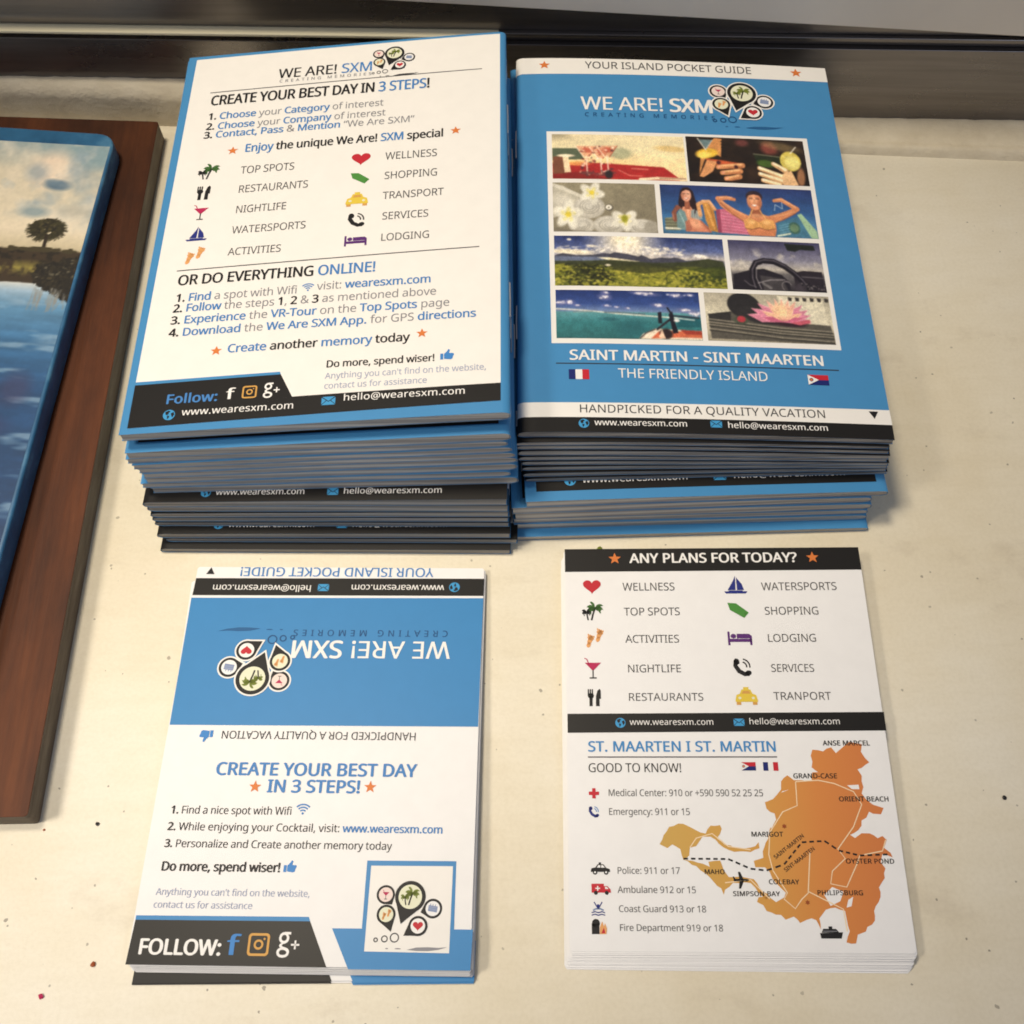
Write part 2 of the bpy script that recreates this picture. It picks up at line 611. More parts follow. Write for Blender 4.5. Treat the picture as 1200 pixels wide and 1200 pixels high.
        s.poly([(-0.5, -0.02), (-0.42, 0.09), (0.42, 0.10), (0.54, 0.02), (0.42, -0.07), (-0.42, -0.07)], 'dark')
        s.poly([(-0.10, 0.0), (0.20, 0.0), (-0.02, 0.54), (-0.16, 0.54)], 'dark')
        s.poly([(-0.10, 0.0), (0.20, 0.0), (-0.04, -0.52), (-0.18, -0.52)], 'dark')
        s.poly([(-0.46, 0.0), (-0.30, 0.0), (-0.44, 0.24), (-0.54, 0.24)], 'dark')
    elif kind == 'ship':
        s.poly([(-0.5, 0.02), (0.5, 0.06), (0.42, -0.2), (-0.46, -0.2)], 'dark')
        s.poly([(-0.42, 0.04), (-0.34, 0.2), (0.22, 0.2), (0.34, 0.05)], 'dark')
        s.poly(box(-0.1, 0.2, 0.06, 0.3), 'dark')
        s.stroke([(-0.36, 0.1), (0.26, 0.1)], 0.03, 'greymid', 1)
    elif kind == 'dot':
        s.poly([(0.5 * (1 if i % 2 == 0 else 0.6) * math.sin(math.pi * i / 6), 0.5 * (1 if i % 2 == 0 else 0.6) * math.cos(math.pi * i / 6)) for i in range(12)], 'maroon', 3)
    elif kind == 'calendar':
        s.poly([(-0.5, -0.24), (0.42, -0.38), (0.5, 0.2), (-0.42, 0.34)], 'steel_blue')
        s.stroke([(-0.44, 0.2), (0.48, 0.06)], 0.07, 'pale', 1)
        for x in (-0.25, 0.0, 0.25):
            s.stroke([(x, 0.26 - x * 0.16), (x + 0.02, 0.44 - x * 0.16)], 0.07, 'steel_blue', 1)
        s.stroke([(-0.4, -0.02), (0.44, -0.15)], 0.05, 'pale', 1)
    return s


def pin(s, cx, cy, ro, ri, tx, ty, outline, fill, sub, sub_w, lay):
    """map-pin: disc with a pointed tip, pale centre and a small picture"""
    d = math.atan2(ty - cy, tx - cx)
    D = math.hypot(tx - cx, ty - cy)

    def drop(r, tip):
        half = math.acos(min(0.99, r / tip)) * 0.80
        pts = [(cx + tip * math.cos(d), cy + tip * math.sin(d))]
        for i in range(33):
            a = d + half + (2 * math.pi - 2 * half) * i / 32
            pts.append((cx + r * math.cos(a), cy + r * math.sin(a)))
        return pts
    if outline:
        s.poly(drop(ro + 13, D + 24), outline, lay)
    s.poly(drop(ro, D), 'dark', lay + 1)
    s.poly(E(cx, cy, ri, ri, 28), fill, lay + 2)
    sub_s = icon(sub)
    s.add(sub_s, cx, cy, sub_w, 0, lay + 3)


def emblem(outline, ringcol, swoosh):
    """pin cluster in its own frame: x 0..580 (left edge of the first pin to right edge of the last), y up from the big pin's centre"""
    s = Shape()

    def q(x, y):
        return x - 310, 335 - y
    for (cx, cy, ro, ri, tx, ty, fill, sub, w, lay) in (
            (390, 320, 80, 61, 450, 402, 'pink_paper', 'cocktail', 62, 0), (805, 430, 82, 62, 700, 462, 'card_white', 'calendar', 84, 0),
            (405, 485, 82, 62, 455, 625, 'cream', 'feet', 92, 5), (605, 335, 133, 102, 535, 560, 'cream', 'palm_dark', 175, 10),
            (685, 575, 82, 62, 565, 655, 'white', 'heart', 88, 15)):
        a, b = q(cx, cy), q(tx, ty)
        pin(s, a[0], a[1], ro, ri, b[0], b[1], outline, fill, sub, w, lay * 0.35)
    for x, y, r in ((330, 692, 20), (405, 683, 29), (490, 672, 40)):
        a = q(x, y)
        s.ring(a[0], a[1], r - 10, r, ringcol, 1, 20)
    pts = [q(x, y) for x, y in ((600, 768), (680, 748), (780, 744), (870, 748), (945, 742), (870, 764), (780, 776), (690, 776))]
    s.poly(pts, swoosh, 1)
    for x, w in ((430, 26), (525, 56)):
        a = q(x, 760)
        s.poly(E(a[0], a[1], w / 2, 5, 10), swoosh, 1)
    return s
LAYOUT = {
 'lb': [
  ["P","white_panel",[[2.72,146.57],[103.04,147.08],[102.43,3.75],[2.08,1.88]],"paper",0],
  ["P","footer_band",[[2.09,15.89],[42.73,16.44],[46.45,8.85],[2.08,1.88]],"black",1],
  ["P","footer_band",[[46.45,8.85],[102.46,9.44],[102.43,3.75],[2.08,1.88]],"black",1],
  ["P","footer_line",[[1.79,16.91],[42.42,17.32],[42.73,16.44],[2.09,15.89]],"cover_blue",1],
  ["T","logo_text",[["WE ARE! ","dark",1],["SXM","blue",1]],31.1,134.16,31.04,4.33,0.0,0],
  ["T","logo_text",[["CREATING MEMORIES","grey",1]],31.68,132.13,30.08,1.28,0.0,0],
  ["G",61.78,75.68,141.36,0,None,"greydark","greydark"],
  ["L","rule",[[9.24,130.16],[97.25,131.07]],0.35,"greydark",1],
  ["T","heading",[["CREATE YOUR BEST DAY IN ","dark",1.4],["3 STEPS","blue",1.2],["!","dark",1.4]],9.83,124.24,70.98,4.29,0.0,0],
  ["T","step_text",[["1. ","dark",2],["Choose ","blue",1.2],["your ","grey",0],["Category ","blue",1.2],["of interest","grey",0]],9.84,117.7,56.44,2.85,0.0,0],
  ["T","step_text",[["2. ","dark",2],["Choose ","blue",1.2],["your ","grey",0],["Company ","blue",1.2],["of interest","grey",0]],9.76,113.21,57.39,2.81,0.0,0],
  ["T","step_text",[["3. ","dark",2],["Contact, Pass ","blue",1.2],["& ","grey",1],["Mention ","blue",1.2],["“We Are SXM”","grey",0]],9.45,109.46,66.87,2.78,0.0,0],
  ["I","star",19.64,103.1,3.57,0,None],
  ["I","star",89.2,104.33,3.46,0,None],
  ["T","slogan",[["Enjoy ","blue",1.2],["the unique We Are! ","dark",1.3],["SXM ","blue",1.2],["special","dark",1.3]],23.4,102.11,62.14,3.3,0.0,0],
  ["I","palm",13.1,94.76,7.34,0,None],
  ["I","cutlery",12.5,86.15,4.57,0,None],
  ["I","cocktail",12.57,78.28,4.78,0,None],
  ["I","sailboat",12.58,69.65,6.56,0,None],
  ["I","feet",12.75,61.34,6.48,0,None],
  ["I","heart",60.42,95.25,5.86,0,None],
  ["I","tag",60.51,87.18,5.79,0,None],
  ["I","taxi",60.09,78.62,6.76,0,None],
  ["I","phone",60.46,70.66,5.4,0,None],
  ["I","bed",60.58,62.45,6.6,0,None],
  ["T","category_text",[["TOP SPOTS","grey2",0.4]],23.11,92.91,16.88,3.02,0.0,0],
  ["T","category_text",[["RESTAURANTS","grey2",0.4]],23.16,85.02,21.7,2.95,0.0,0],
  ["T","category_text",[["NIGHTLIFE","grey2",0.4]],23.24,76.81,15.66,2.89,0.0,0],
  ["T","category_text",[["WATERSPORTS","grey2",0.4]],23.08,68.69,22.35,2.82,0.0,0],
  ["T","category_text",[["ACTIVITIES","grey2",0.4]],22.86,60.33,15.92,2.75,0.0,0],
  ["T","category_text",[["WELLNESS","grey2",0.4]],67.84,94.05,15.95,3.0,0.0,0],
  ["T","category_text",[["SHOPPING","grey2",0.4]],67.85,86.01,16.21,2.93,0.0,0],
  ["T","category_text",[["TRANSPORT","grey2",0.4]],67.77,77.95,18.26,2.86,0.0,0],
  ["T","category_text",[["SERVICES","grey2",0.4]],67.88,69.83,13.89,2.8,0.0,0],
  ["T","category_text",[["LODGING","grey2",0.4]],67.83,61.63,14.43,2.73,0.0,0],
  ["L","rule",[[8.32,55.86],[96.64,57.11]],0.35,"greydark",1],
  ["T","heading",[["OR DO EVERYTHING ","dark",1.4],["ONLINE!","blue",1.2]],9.12,50.37,58.01,3.65,0.0,0],
  ["T","step_text",[["1. ","dark",2],["Find ","blue",1.2],["a spot with Wifi","grey",0]],9.44,44.26,35.48,2.81,0.0,0],
  ["I","wifi",47.89,46.34,3.49,0,None],
  ["T","step_text",[["visit: ","grey",0],["wearesxm.com","blue",1.2]],50.42,45.01,32.71,2.79,0.0,0],
  ["T","step_text",[["2. ","dark",2],["Follow ","blue",1.2],["the steps ","grey",0],["1","dark",1.6],[", ","grey",0],["2 ","dark",1.6],["& ","grey",0],["3 ","dark",1.6],["as mentioned above","grey",0]],9.18,40.49,75.55,2.77,0.0,0],
  ["T","step_text",[["3. ","dark",2],["Experience ","blue",1.2],["the ","grey",0],["VR-Tour ","blue",1.2],["on the ","grey",0],["Top Spots ","blue",1.2],["page","grey",0]],9.08,36.24,79.46,2.73,0.0,0],
  ["T","step_text",[["4. ","dark",2],["Download ","blue",1.2],["the ","grey",0],["We Are SXM App. ","blue",1.2],["for GPS ","grey",0],["directions","blue",1.2]],9.18,31.89,86.72,2.69,0.0,0],
  ["I","star",23.65,25.84,3.42,0,None],
  ["I","star",80.98,27.29,3.33,0,None],
  ["T","slogan",[["Create ","blue",1.2],["another ","dark",1.3],["memory ","blue",1.2],["today","dark",1.3]],26.75,24.97,50.91,2.78,0.0,0],
  ["T","slogan",[["Do more, spend wiser!","dark",1.2]],54.97,17.7,29.81,2.28,0.0,0],
  ["I","thumb",88.07,19.52,3.75,0,None],
  ["T","small_print",[["Anything you can't find on the website,","pale",0.6]],54.96,13.92,43.77,1.97,0.0,0],
  ["T","small_print",[["contact us for assistance","pale",0.6]],54.9,10.66,27.97,1.95,0.0,0],
  ["T","footer_text",[["Follow:","blue",1.8]],11.55,9.01,14.49,2.95,0.0,0],
  ["I","letter_f",29.44,11.16,2.38,0,"white"],
  ["I","camera_mark",34.61,11.23,4.03,0,None],
  ["I","letter_g",40.53,11.35,4.73,0,None],
  ["I","globe",13.12,5.38,3.32,0,None],
  ["T","footer_text",[["www.wearesxm.com","white",0.8]],16.56,4.94,30.71,2.16,0.0,0],
  ["I","envelope",56.5,6.75,3.73,0,None],
  ["T","footer_text",[["hello@wearesxm.com","white",0.8]],60.4,6.45,32.77,2.14,0.0,0],
 ],
 'rb': [
  ["P","top_band",[[0.0,148.0],[105.0,148.0],[105.06,141.28],[-0.15,140.38]],"paper",0],
  ["P","bottom_band",[[0.01,9.71],[105.06,9.81],[105.09,4.87],[-0.02,4.88]],"paper",0],
  ["P","footer_band",[[-0.02,4.88],[105.09,4.87],[105.0,0.0],[0.0,-0.0]],"black",0],
  ["I","star",9.46,144.59,4.03,0,None],
  ["I","star",94.59,144.83,4.2,0,None],
  ["T","heading",[["YOUR ISLAND POCKET GUIDE","greydark",0.3]],23.07,143.21,56.38,3.24,0.0,0],
  ["T","logo_text",[["WE ARE! ","white",1],["SXM","white",1.8]],21.11,123.96,43.89,5.88,0.0,0],
  ["T","logo_text",[["CREATING MEMORIES","navy",1]],22.23,120.91,42.85,1.68,0.0,0],
  ["G",64.2,85.32,133.64,0,"paper","navy","navy2"],
  ["P","photo_frame",[[9.71,113.93],[94.53,114.38],[94.1,30.02],[9.91,29.99]],"paper",0],
  ["F","drinks_table",[[11.21,112.55],[53.87,112.75],[53.75,93.9],[11.51,92.98]]],
  ["F","hands_drinks",[[54.56,113.4],[93.12,112.71],[92.8,93.33],[54.55,93.68]]],
  ["F","towels",[[11.27,91.46],[43.34,92.19],[43.17,72.26],[11.28,71.38]]],
  ["F","bathers",[[44.95,91.93],[93.16,91.78],[92.78,71.76],[44.73,71.9]]],
  ["F","valley",[[11.31,69.93],[62.86,70.35],[62.68,51.11],[11.31,50.77]]],
  ["F","steering",[[64.43,70.13],[93.0,70.03],[92.45,50.78],[64.23,51.09]]],
  ["F","lagoon",[[11.44,49.04],[53.89,49.6],[53.65,32.07],[11.32,31.41]]],
  ["F","lotus",[[55.47,49.51],[92.95,49.35],[92.69,31.55],[55.18,32.1]]],
  ["T","heading",[["SAINT MARTIN - SINT MAARTEN","white",1.4]],14.85,24.18,73.68,3.44,0.0,0],
  ["L","rule",[[11.05,22.99],[92.37,22.84]],0.35,"greydark",1],
  ["I","flag_fr",17.48,19.2,5.77,0,None],
  ["I","flag_sxm",85.91,19.2,5.98,0,None],
  ["T","heading",[["THE FRIENDLY ISLAND","white",0.6]],28.57,18.16,42.95,3.17,0.0,0],
  ["T","heading",[["HANDPICKED FOR A QUALITY VACATION","greydark",0.4]],17.08,6.36,69.5,2.61,0.0,0],
  ["I","triangle",100.33,8.02,2.71,180,None],
  ["I","globe",18.37,2.81,2.93,0,None],
  ["T","footer_text",[["www.wearesxm.com","white",0.8]],21.28,2.23,25.87,1.91,0.0,0],
  ["I","envelope",55.15,3.32,3.23,0,None],
  ["T","footer_text",[["hello@wearesxm.com","white",0.8]],58.25,2.15,28.37,1.94,0.0,0],
 ],
 'lc': [
  ["P","contact_band",[[0.11,106.23],[85.07,106.53],[85.02,100.95],[-0.1,100.64]],"black",0],
  ["P","blue_panel",[[-0.24,99.82],[85.02,100.22],[84.86,61.46],[0.21,61.16]],"card_blue",0],
  ["T","heading",[["YOUR ISLAND POCKET GUIDE!","blue",1]],70.09,109.88,57.34,2.93,180.0,0],
  ["I","triangle",4.11,108.6,2.49,0,None],
  ["I","globe",76.49,103.69,3.11,180,None],
  ["T","footer_text",[["www.wearesxm.com","white",0.7]],73.49,104.32,27.28,2.06,180.0,0],
  ["I","envelope",38.11,103.33,3.22,180,None],
  ["T","footer_text",[["hello@wearesxm.com","white",0.7]],34.69,104.05,29.29,2.07,180.0,0],
  ["T","logo_text",[["CREATING MEMORIES","navy",0.8]],75.35,89.82,44.35,1.9,180.0,0],
  ["T","logo_text",[["WE ARE! ","white",1],["SXM","white",1.5]],76.19,86.4,45.52,5.2,180.0,0],
  ["G",31.68,11.09,74.77,180,"paper","navy","navy2"],
  ["T","heading",[["HANDPICKED FOR A QUALITY VACATION","greydark",0.4]],68.26,59.59,53.43,2.17,180.0,0],
  ["I","thumb",10.75,58.2,3.71,180,None],
  ["T","heading",[["CREATE YOUR BEST DAY","blue",2]],14.9,47.42,53.94,3.37,0.0,0],
  ["T","heading",[["IN 3 STEPS!","blue",2]],29.33,42.9,24.96,3.32,0.0,0],
  ["I","star",26.11,44.32,3.41,0,None],
  ["I","star",56.82,44.54,3.41,0,None],
  ["T","step_text",[["1. ","dark",2],["Find a nice spot with Wifi","dark",0.4]],4.61,36.98,32.16,2.03,0.0,0],
  ["I","wifi",39.59,38.61,3.6,0,None],
  ["T","step_text",[["2. ","dark",2],["While enjoying your Cocktail, visit: ","dark",0.4],["www.wearesxm.com","blue",1.3]],4.5,32.66,72.2,2.0,0.0,0],
  ["T","step_text",[["3. ","dark",2],["Personalize and Create another memory today","dark",0.4]],4.46,28.31,59.26,1.97,0.0,0],
  ["T","slogan",[["Do more, spend wiser!","dark",1.8]],4.62,22.37,30.91,2.27,0.0,0],
  ["I","thumb",37.95,23.75,3.3,0,None],
  ["T","small_print",[["Anything you can't find on the website,","pale",0.6]],4.41,16.37,39.45,1.65,0.0,0],
  ["T","small_print",[["contact us for assistance","pale",0.6]],4.27,13.25,25.29,1.64,0.0,0],
  ["P","footer_band",[[0.41,10.32],[44.54,10.57],[49.73,-0.12],[-0.12,-0.23]],"black",0],
  ["P","footer_line",[[0.38,11.37],[44.08,11.62],[44.54,10.57],[0.41,10.32]],"card_blue",0],
  ["T","footer_text",[["FOLLOW:","white",2.2]],2.33,2.26,20.92,3.56,0.0,0],
  ["I","letter_f",26.13,4.86,3.2,0,"blue2"],
  ["I","camera_mark",32.3,4.9,5.33,0,None],
  ["I","letter_g",39.57,4.94,5.76,0,None],
  ["P","blue_block",[[50.19,8.99],[85.34,9.2],[85.04,-0.32],[55.08,-0.48]],"card_blue",0],
  ["P","emblem_frame",[[57.63,25.57],[80.5,25.71],[80.66,8.37],[57.67,8.23]],"card_blue",1],
  ["P","emblem_panel",[[58.78,24.3],[79.7,24.44],[79.67,3.58],[58.68,3.7]],"paper",2],
  ["G",60.72,77.57,16.79,0,None,"greydark","greymid"],
 ],
 'rc': [
  ["P","top_band",[[0.0,110.0],[85.0,110.0],[85.02,102.87],[0.02,102.69]],"black",0],
  ["I","star",14.51,106.81,3.73,0,None],
  ["I","star",71.5,106.82,3.73,0,None],
  ["T","heading",[["ANY PLANS FOR TODAY?","white",1.8]],18.83,105.41,48.17,2.97,0.0,0],
  ["I","heart",7.69,98.07,5.16,0,None],
  ["I","palm",7.75,90.26,6.55,0,None],
  ["I","feet",7.9,82.28,5.75,0,None],
  ["I","cocktail",7.36,73.38,4.72,0,None],
  ["I","cutlery",7.66,64.97,3.96,0,None],
  ["I","sailboat",48.62,98.28,6.63,0,None],
  ["I","tag",48.86,90.46,5.82,0,None],
  ["I","bed",48.61,82.02,6.7,0,None],
  ["I","phone",48.69,73.73,5.19,0,None],
  ["I","taxi",48.98,65.22,6.05,0,None],
  ["T","category_text",[["WELLNESS","grey2",0.5]],16.42,96.7,15.01,2.4,0.0,0],
  ["T","category_text",[["TOP SPOTS","grey2",0.5]],16.55,89.05,15.93,2.35,0.0,0],
  ["T","category_text",[["ACTIVITIES","grey2",0.5]],16.66,80.84,15.14,2.28,0.0,0],
  ["T","category_text",[["NIGHTLIFE","grey2",0.5]],16.83,72.14,15.01,2.22,0.0,0],
  ["T","category_text",[["RESTAURANTS","grey2",0.5]],16.76,64.01,20.66,2.16,0.0,0],
  ["T","category_text",[["WATERSPORTS","grey2",0.5]],55.94,96.56,21.45,2.41,0.0,0],
  ["T","category_text",[["SHOPPING","grey2",0.5]],56.12,89.08,15.35,2.36,0.0,0],
  ["T","category_text",[["LODGING","grey2",0.5]],56.13,80.95,13.73,2.3,0.0,0],
  ["T","category_text",[["SERVICES","grey2",0.5]],56.31,72.16,11.97,2.23,0.0,0],
  ["T","category_text",[["TRANPORT","grey2",0.5]],56.3,64.2,15.55,2.17,0.0,0],
  ["P","contact_band",[[0.18,60.39],[85.38,60.79],[85.33,55.66],[0.18,55.09]],"black",0],
  ["I","globe",14.48,57.83,2.76,0,None],
  ["T","footer_text",[["www.wearesxm.com","white",0.6]],16.96,57.25,22.68,1.65,0.0,0],
  ["I","envelope",46.37,57.96,2.87,0,None],
  ["T","footer_text",[["hello@wearesxm.com","white",0.6]],48.98,57.38,24.46,1.65,0.0,0],
  ["T","heading",[["ST. MAARTEN I ST. MARTIN","blue3",1.4]],5.5,49.98,50.3,2.75,0.0,0],
  ["L","rule",[[5.49,48.5],[55.66,48.54]],0.3,"greydark",1],
  ["T","heading",[["GOOD TO KNOW!","dark",0.6]],5.44,44.46,24.87,2.36,0.0,0],
  ["I","flag_sxm",47.89,46.02,3.83,0,None],
  ["I","flag_fr",53.72,45.99,3.94,0,None],
  ["I","cross",6.89,38.88,2.67,0,None],
  ["T","contact_text",[["Medical Center: 910 or +590 590 52 25 25","grey2",0.5]],10.55,38.16,40.61,1.76,0.0,0],
  ["I","phone_blue",6.83,34.19,2.87,0,None],
  ["T","contact_text",[["Emergency: 911 or 15","grey2",0.5]],10.53,33.29,21.26,1.73,0.0,0],
  ["I","police_car",8.09,19.57,4.95,0,None],
  ["T","contact_text",[["Police: 911 or 17","grey2",0.5]],12.26,18.53,16.11,1.64,0.0,0],
  ["I","ambulance",8.17,14.81,4.91,0,None],
  ["T","contact_text",[["Ambulane 912 or 15","grey2",0.5]],12.31,13.89,19.81,1.61,0.0,0],
  ["I","coast_guard",7.3,9.99,3.38,0,None],
  ["T","contact_text",[["Coast Guard 913 or 18","grey2",0.5]],12.36,9.3,22.01,1.59,0.0,0],
  ["I","fire",7.48,5.76,3.78,0,None],
  ["T","contact_text",[["Fire Department 919 or 18","grey2",0.5]],12.41,4.85,25.85,1.56,0.0,0],
  ["P","map",[[65.13,50.46],[66.55,50.38],[67.89,50.01],[68.93,50.79],[70.15,51.12],[71.24,49.56],[73.13,51.1],[75.03,52.56],[76.71,52.29],[78.36,51.93],[77.84,49.95],[78.71,48.22],[79.66,47.11],[78.55,46.45],[77.52,45.67],[76.36,45.25],[77.23,43.56],[77.03,42.06],[77.26,40.62],[76.62,38.96],[77.64,37.3],[79.13,36.06],[80.44,35.62],[81.75,35.22],[80.86,33.59],[78.81,33.77],[77.89,34.26],[77.03,32.8],[75.98,31.19],[74.53,29.59],[73.47,28.91],[72.33,28.4],[73.45,27.59],[75.25,28.78],[77.3,28.77],[78.33,28.28],[79.18,27.56],[80.48,28.11],[81.41,27.15],[80.47,25.17],[81.92,23.98],[82.32,22.8],[81.13,23.32],[79.83,23.6],[79.15,21.64],[80.13,20.08],[79.6,18.94],[79.64,17.76],[78.71,16.64],[77.86,15.47],[78.12,14.36],[77.94,13.19],[77.32,11.99],[76.42,10.94],[75.93,9.83],[75.97,8.7],[75.79,7.59],[74.95,6.64],[73.77,6.12],[73.23,5.02],[71.17,4.29],[70.85,3.27],[70.51,2.25],[69.31,2.19],[68.19,2.49],[68.65,3.79],[69.3,5.04],[69.02,6.49],[68.9,8.0],[68.74,9.86],[67.54,10.13],[66.45,10.62],[65.22,10.46],[64.01,10.11],[63.1,9.06],[62.18,8.03],[62.33,6.75],[62.28,5.45],[61.88,6.58],[61.35,7.67],[60.21,8.05],[58.99,7.68],[57.33,6.95],[56.73,7.79],[55.91,8.44],[53.86,7.71],[52.78,8.83],[51.53,8.88],[50.45,9.4],[49.3,9.75],[48.63,11.1],[47.11,11.86],[47.61,12.99],[49.02,13.14],[50.4,12.97],[51.88,11.83],[52.92,12.42],[53.98,12.95],[54.5,14.09],[53.41,15.23],[52.32,16.39],[51.44,17.63],[50.97,19.09],[49.86,20.26],[48.65,20.27],[47.44,20.27],[47.17,21.83],[48.42,22.22],[49.67,22.6],[49.65,24.17],[50.16,25.24],[50.6,26.34],[51.32,27.32],[51.57,28.53],[51.96,29.72],[52.74,31.03],[53.83,32.13],[53.57,33.75],[52.45,34.16],[51.62,34.99],[51.35,36.63],[53.51,37.44],[54.7,38.65],[55.83,39.92],[56.04,42.0],[56.83,42.98],[57.88,43.67],[59.44,42.4],[61.53,42.39],[62.77,42.17],[64.05,42.38],[64.46,44.48],[65.97,44.47],[64.43,45.75],[64.8,47.31],[64.52,48.9]],"map",0],
  ["P","map",[[23.45,25.9],[24.15,26.96],[24.6,28.17],[25.44,29.17],[26.1,30.27],[27.35,30.53],[28.54,31.14],[29.84,31.06],[30.93,30.55],[32.0,30.01],[33.04,29.43],[34.18,28.86],[35.45,28.61],[35.96,29.72],[36.81,30.61],[38.05,30.56],[39.29,30.76],[39.64,29.79],[39.11,28.51],[38.24,27.4],[39.25,26.64],[40.17,25.8],[41.55,25.67],[42.78,25.01],[44.18,24.99],[45.41,24.96],[46.64,25.13],[47.94,25.49],[48.8,26.54],[48.91,24.96],[47.69,24.6],[46.55,24.03],[45.2,24.18],[43.85,24.19],[42.48,24.05],[41.05,24.51],[39.71,25.17],[38.68,26.04],[37.83,27.11],[36.63,27.81],[34.58,27.82],[33.69,26.63],[32.8,25.45],[31.15,25.06],[30.88,23.1],[29.35,21.93],[28.95,23.29],[28.69,24.68],[27.72,25.31],[26.71,25.88],[25.44,24.94]],"map",0],
  ["P","map",[[29.36,22.09],[30.57,21.93],[31.77,21.76],[32.94,21.34],[34.16,21.12],[35.89,20.34],[35.65,21.58],[37.16,21.79],[38.67,21.88],[39.06,20.72],[39.39,19.54],[40.55,17.84],[42.09,17.86],[43.62,17.97],[45.2,17.64],[46.79,17.34],[47.55,16.38],[48.05,15.26],[48.72,14.39],[49.79,13.89],[50.4,12.97],[49.41,12.6],[48.44,13.35],[47.63,14.23],[47.01,15.27],[45.9,16.42],[44.45,16.59],[42.96,16.38],[41.49,16.45],[40.53,15.49],[39.37,14.78],[38.96,13.57],[38.43,15.09],[37.42,15.72],[36.69,16.63],[35.81,17.68],[34.81,18.64],[33.54,19.43],[32.51,20.51],[31.35,20.84],[30.47,21.66]],"map",0],
  ["P","map",[[75.68,32.0],[77.91,33.2],[79.16,30.36],[75.3,29.18]],"card_white",1],
  ["P","map",[[64.03,13.65],[66.26,15.54],[68.91,14.38],[67.83,12.12],[65.31,11.0]],"card_white",1],
  ["P","map",[[69.87,12.48],[71.16,13.23],[70.47,10.97],[69.23,10.61]],"card_white",1],
  ["P","map",[[64.34,9.51],[67.97,10.09],[68.41,7.26],[65.51,6.16],[62.93,7.66]],"card_white",1],
  ["P","map",[[55.75,39.09],[57.92,39.9],[56.21,39.5]],"card_white",1],
  ["P","map",[[73.13,41.06],[76.08,41.21],[76.18,40.04],[74.25,40.06]],"card_white",1],
  ["P","map",[[52.11,31.33],[53.65,31.97],[52.38,29.88]],"card_white",1],
  ["L","map_road",[[59.81,41.98],[59.58,35.76],[55.68,34.15],[51.88,28.92],[51.12,23.37],[51.81,19.47],[54.89,14.08],[53.95,12.57],[56.5,10.3],[58.32,12.55],[60.08,14.05],[61.6,24.1]],0.27,"road",2],
  ["L","map_road",[[59.81,41.98],[65.73,42.36],[69.83,41.5],[74.58,39.39],[76.23,36.07],[73.41,30.4],[68.77,24.84],[70.34,22.47],[66.72,19.38],[65.95,16.31],[69.86,15.52],[72.97,20.9],[74.1,23.24],[79.95,24.38],[81.16,27.15]],0.27,"road",2],
  ["L","map_road",[[60.13,14.43],[63.9,12.52],[68.39,10.24],[68.68,5.04]],0.27,"road",2],
  ["L","map_road",[[31.15,25.06],[32.92,27.43],[37.09,28.6],[40.95,25.4],[46.59,24.58]],0.27,"road",2],
  ["L","map_road",[[39.49,16.46],[45.97,17.19],[50.36,12.6]],0.27,"road",2],
  ["L","map_border",[[29.37,22.32],[40.72,22.26],[46.2,19.89],[50.2,19.48],[54.78,21.0],[59.82,26.48],[65.58,26.84],[68.97,24.45],[74.1,23.24],[81.86,23.58]],-0.45,"dark",3],
  ["T","map_text",[["ANSE MARCEL","dark",1.4]],68.07,51.61,12.39,1.3,0.0,0],
  ["T","map_text",[["GRAND-CASE","dark",1.4]],59.31,42.87,11.53,1.26,0.0,0],
  ["T","map_text",[["ORIENT BEACH","dark",1.4]],70.5,36.89,12.93,1.24,0.0,0],
  ["T","map_text",[["MARIGOT","dark",1.4]],47.03,27.88,8.2,1.19,0.0,0],
  ["T","map_text",[["OYSTER POND","dark",1.4]],70.34,21.27,12.26,1.17,0.0,0],
  ["T","map_text",[["MAHO","dark",1.4]],34.41,18.55,5.23,1.15,0.0,0],
  ["T","map_text",[["COLEBAY","dark",1.4]],50.45,16.15,7.63,1.15,0.0,0],
  ["T","map_text",[["SIMPSON BAY","dark",1.4]],41.24,13.26,11.74,1.13,0.0,0],
  ["T","map_text",[["PHILIPSBURG","dark",1.4]],62.26,13.59,11.52,1.14,0.0,0],
  ["T","map_text",[["SAINT-MARTIN","dark",1.2]],52.71,22.19,9.77,0.97,35.8,0],
  ["T","map_text",[["SINT-MAARTEN","dark",1.2]],54.99,19.06,9.85,0.96,35.1,0],
  ["I","plane",43.55,17.05,3.85,0,None],
  ["I","ship",64.76,4.48,5.65,0,None],
  ["I","dot",55.73,30.5,1.32,0,None],
  ["I","dot",59.67,11.79,1.27,0,None],
 ],
}


# ------------------------------------------------------------------ small painted pictures (computed cell by cell, stored as mesh colours)
RNG = np.random.default_rng(7)


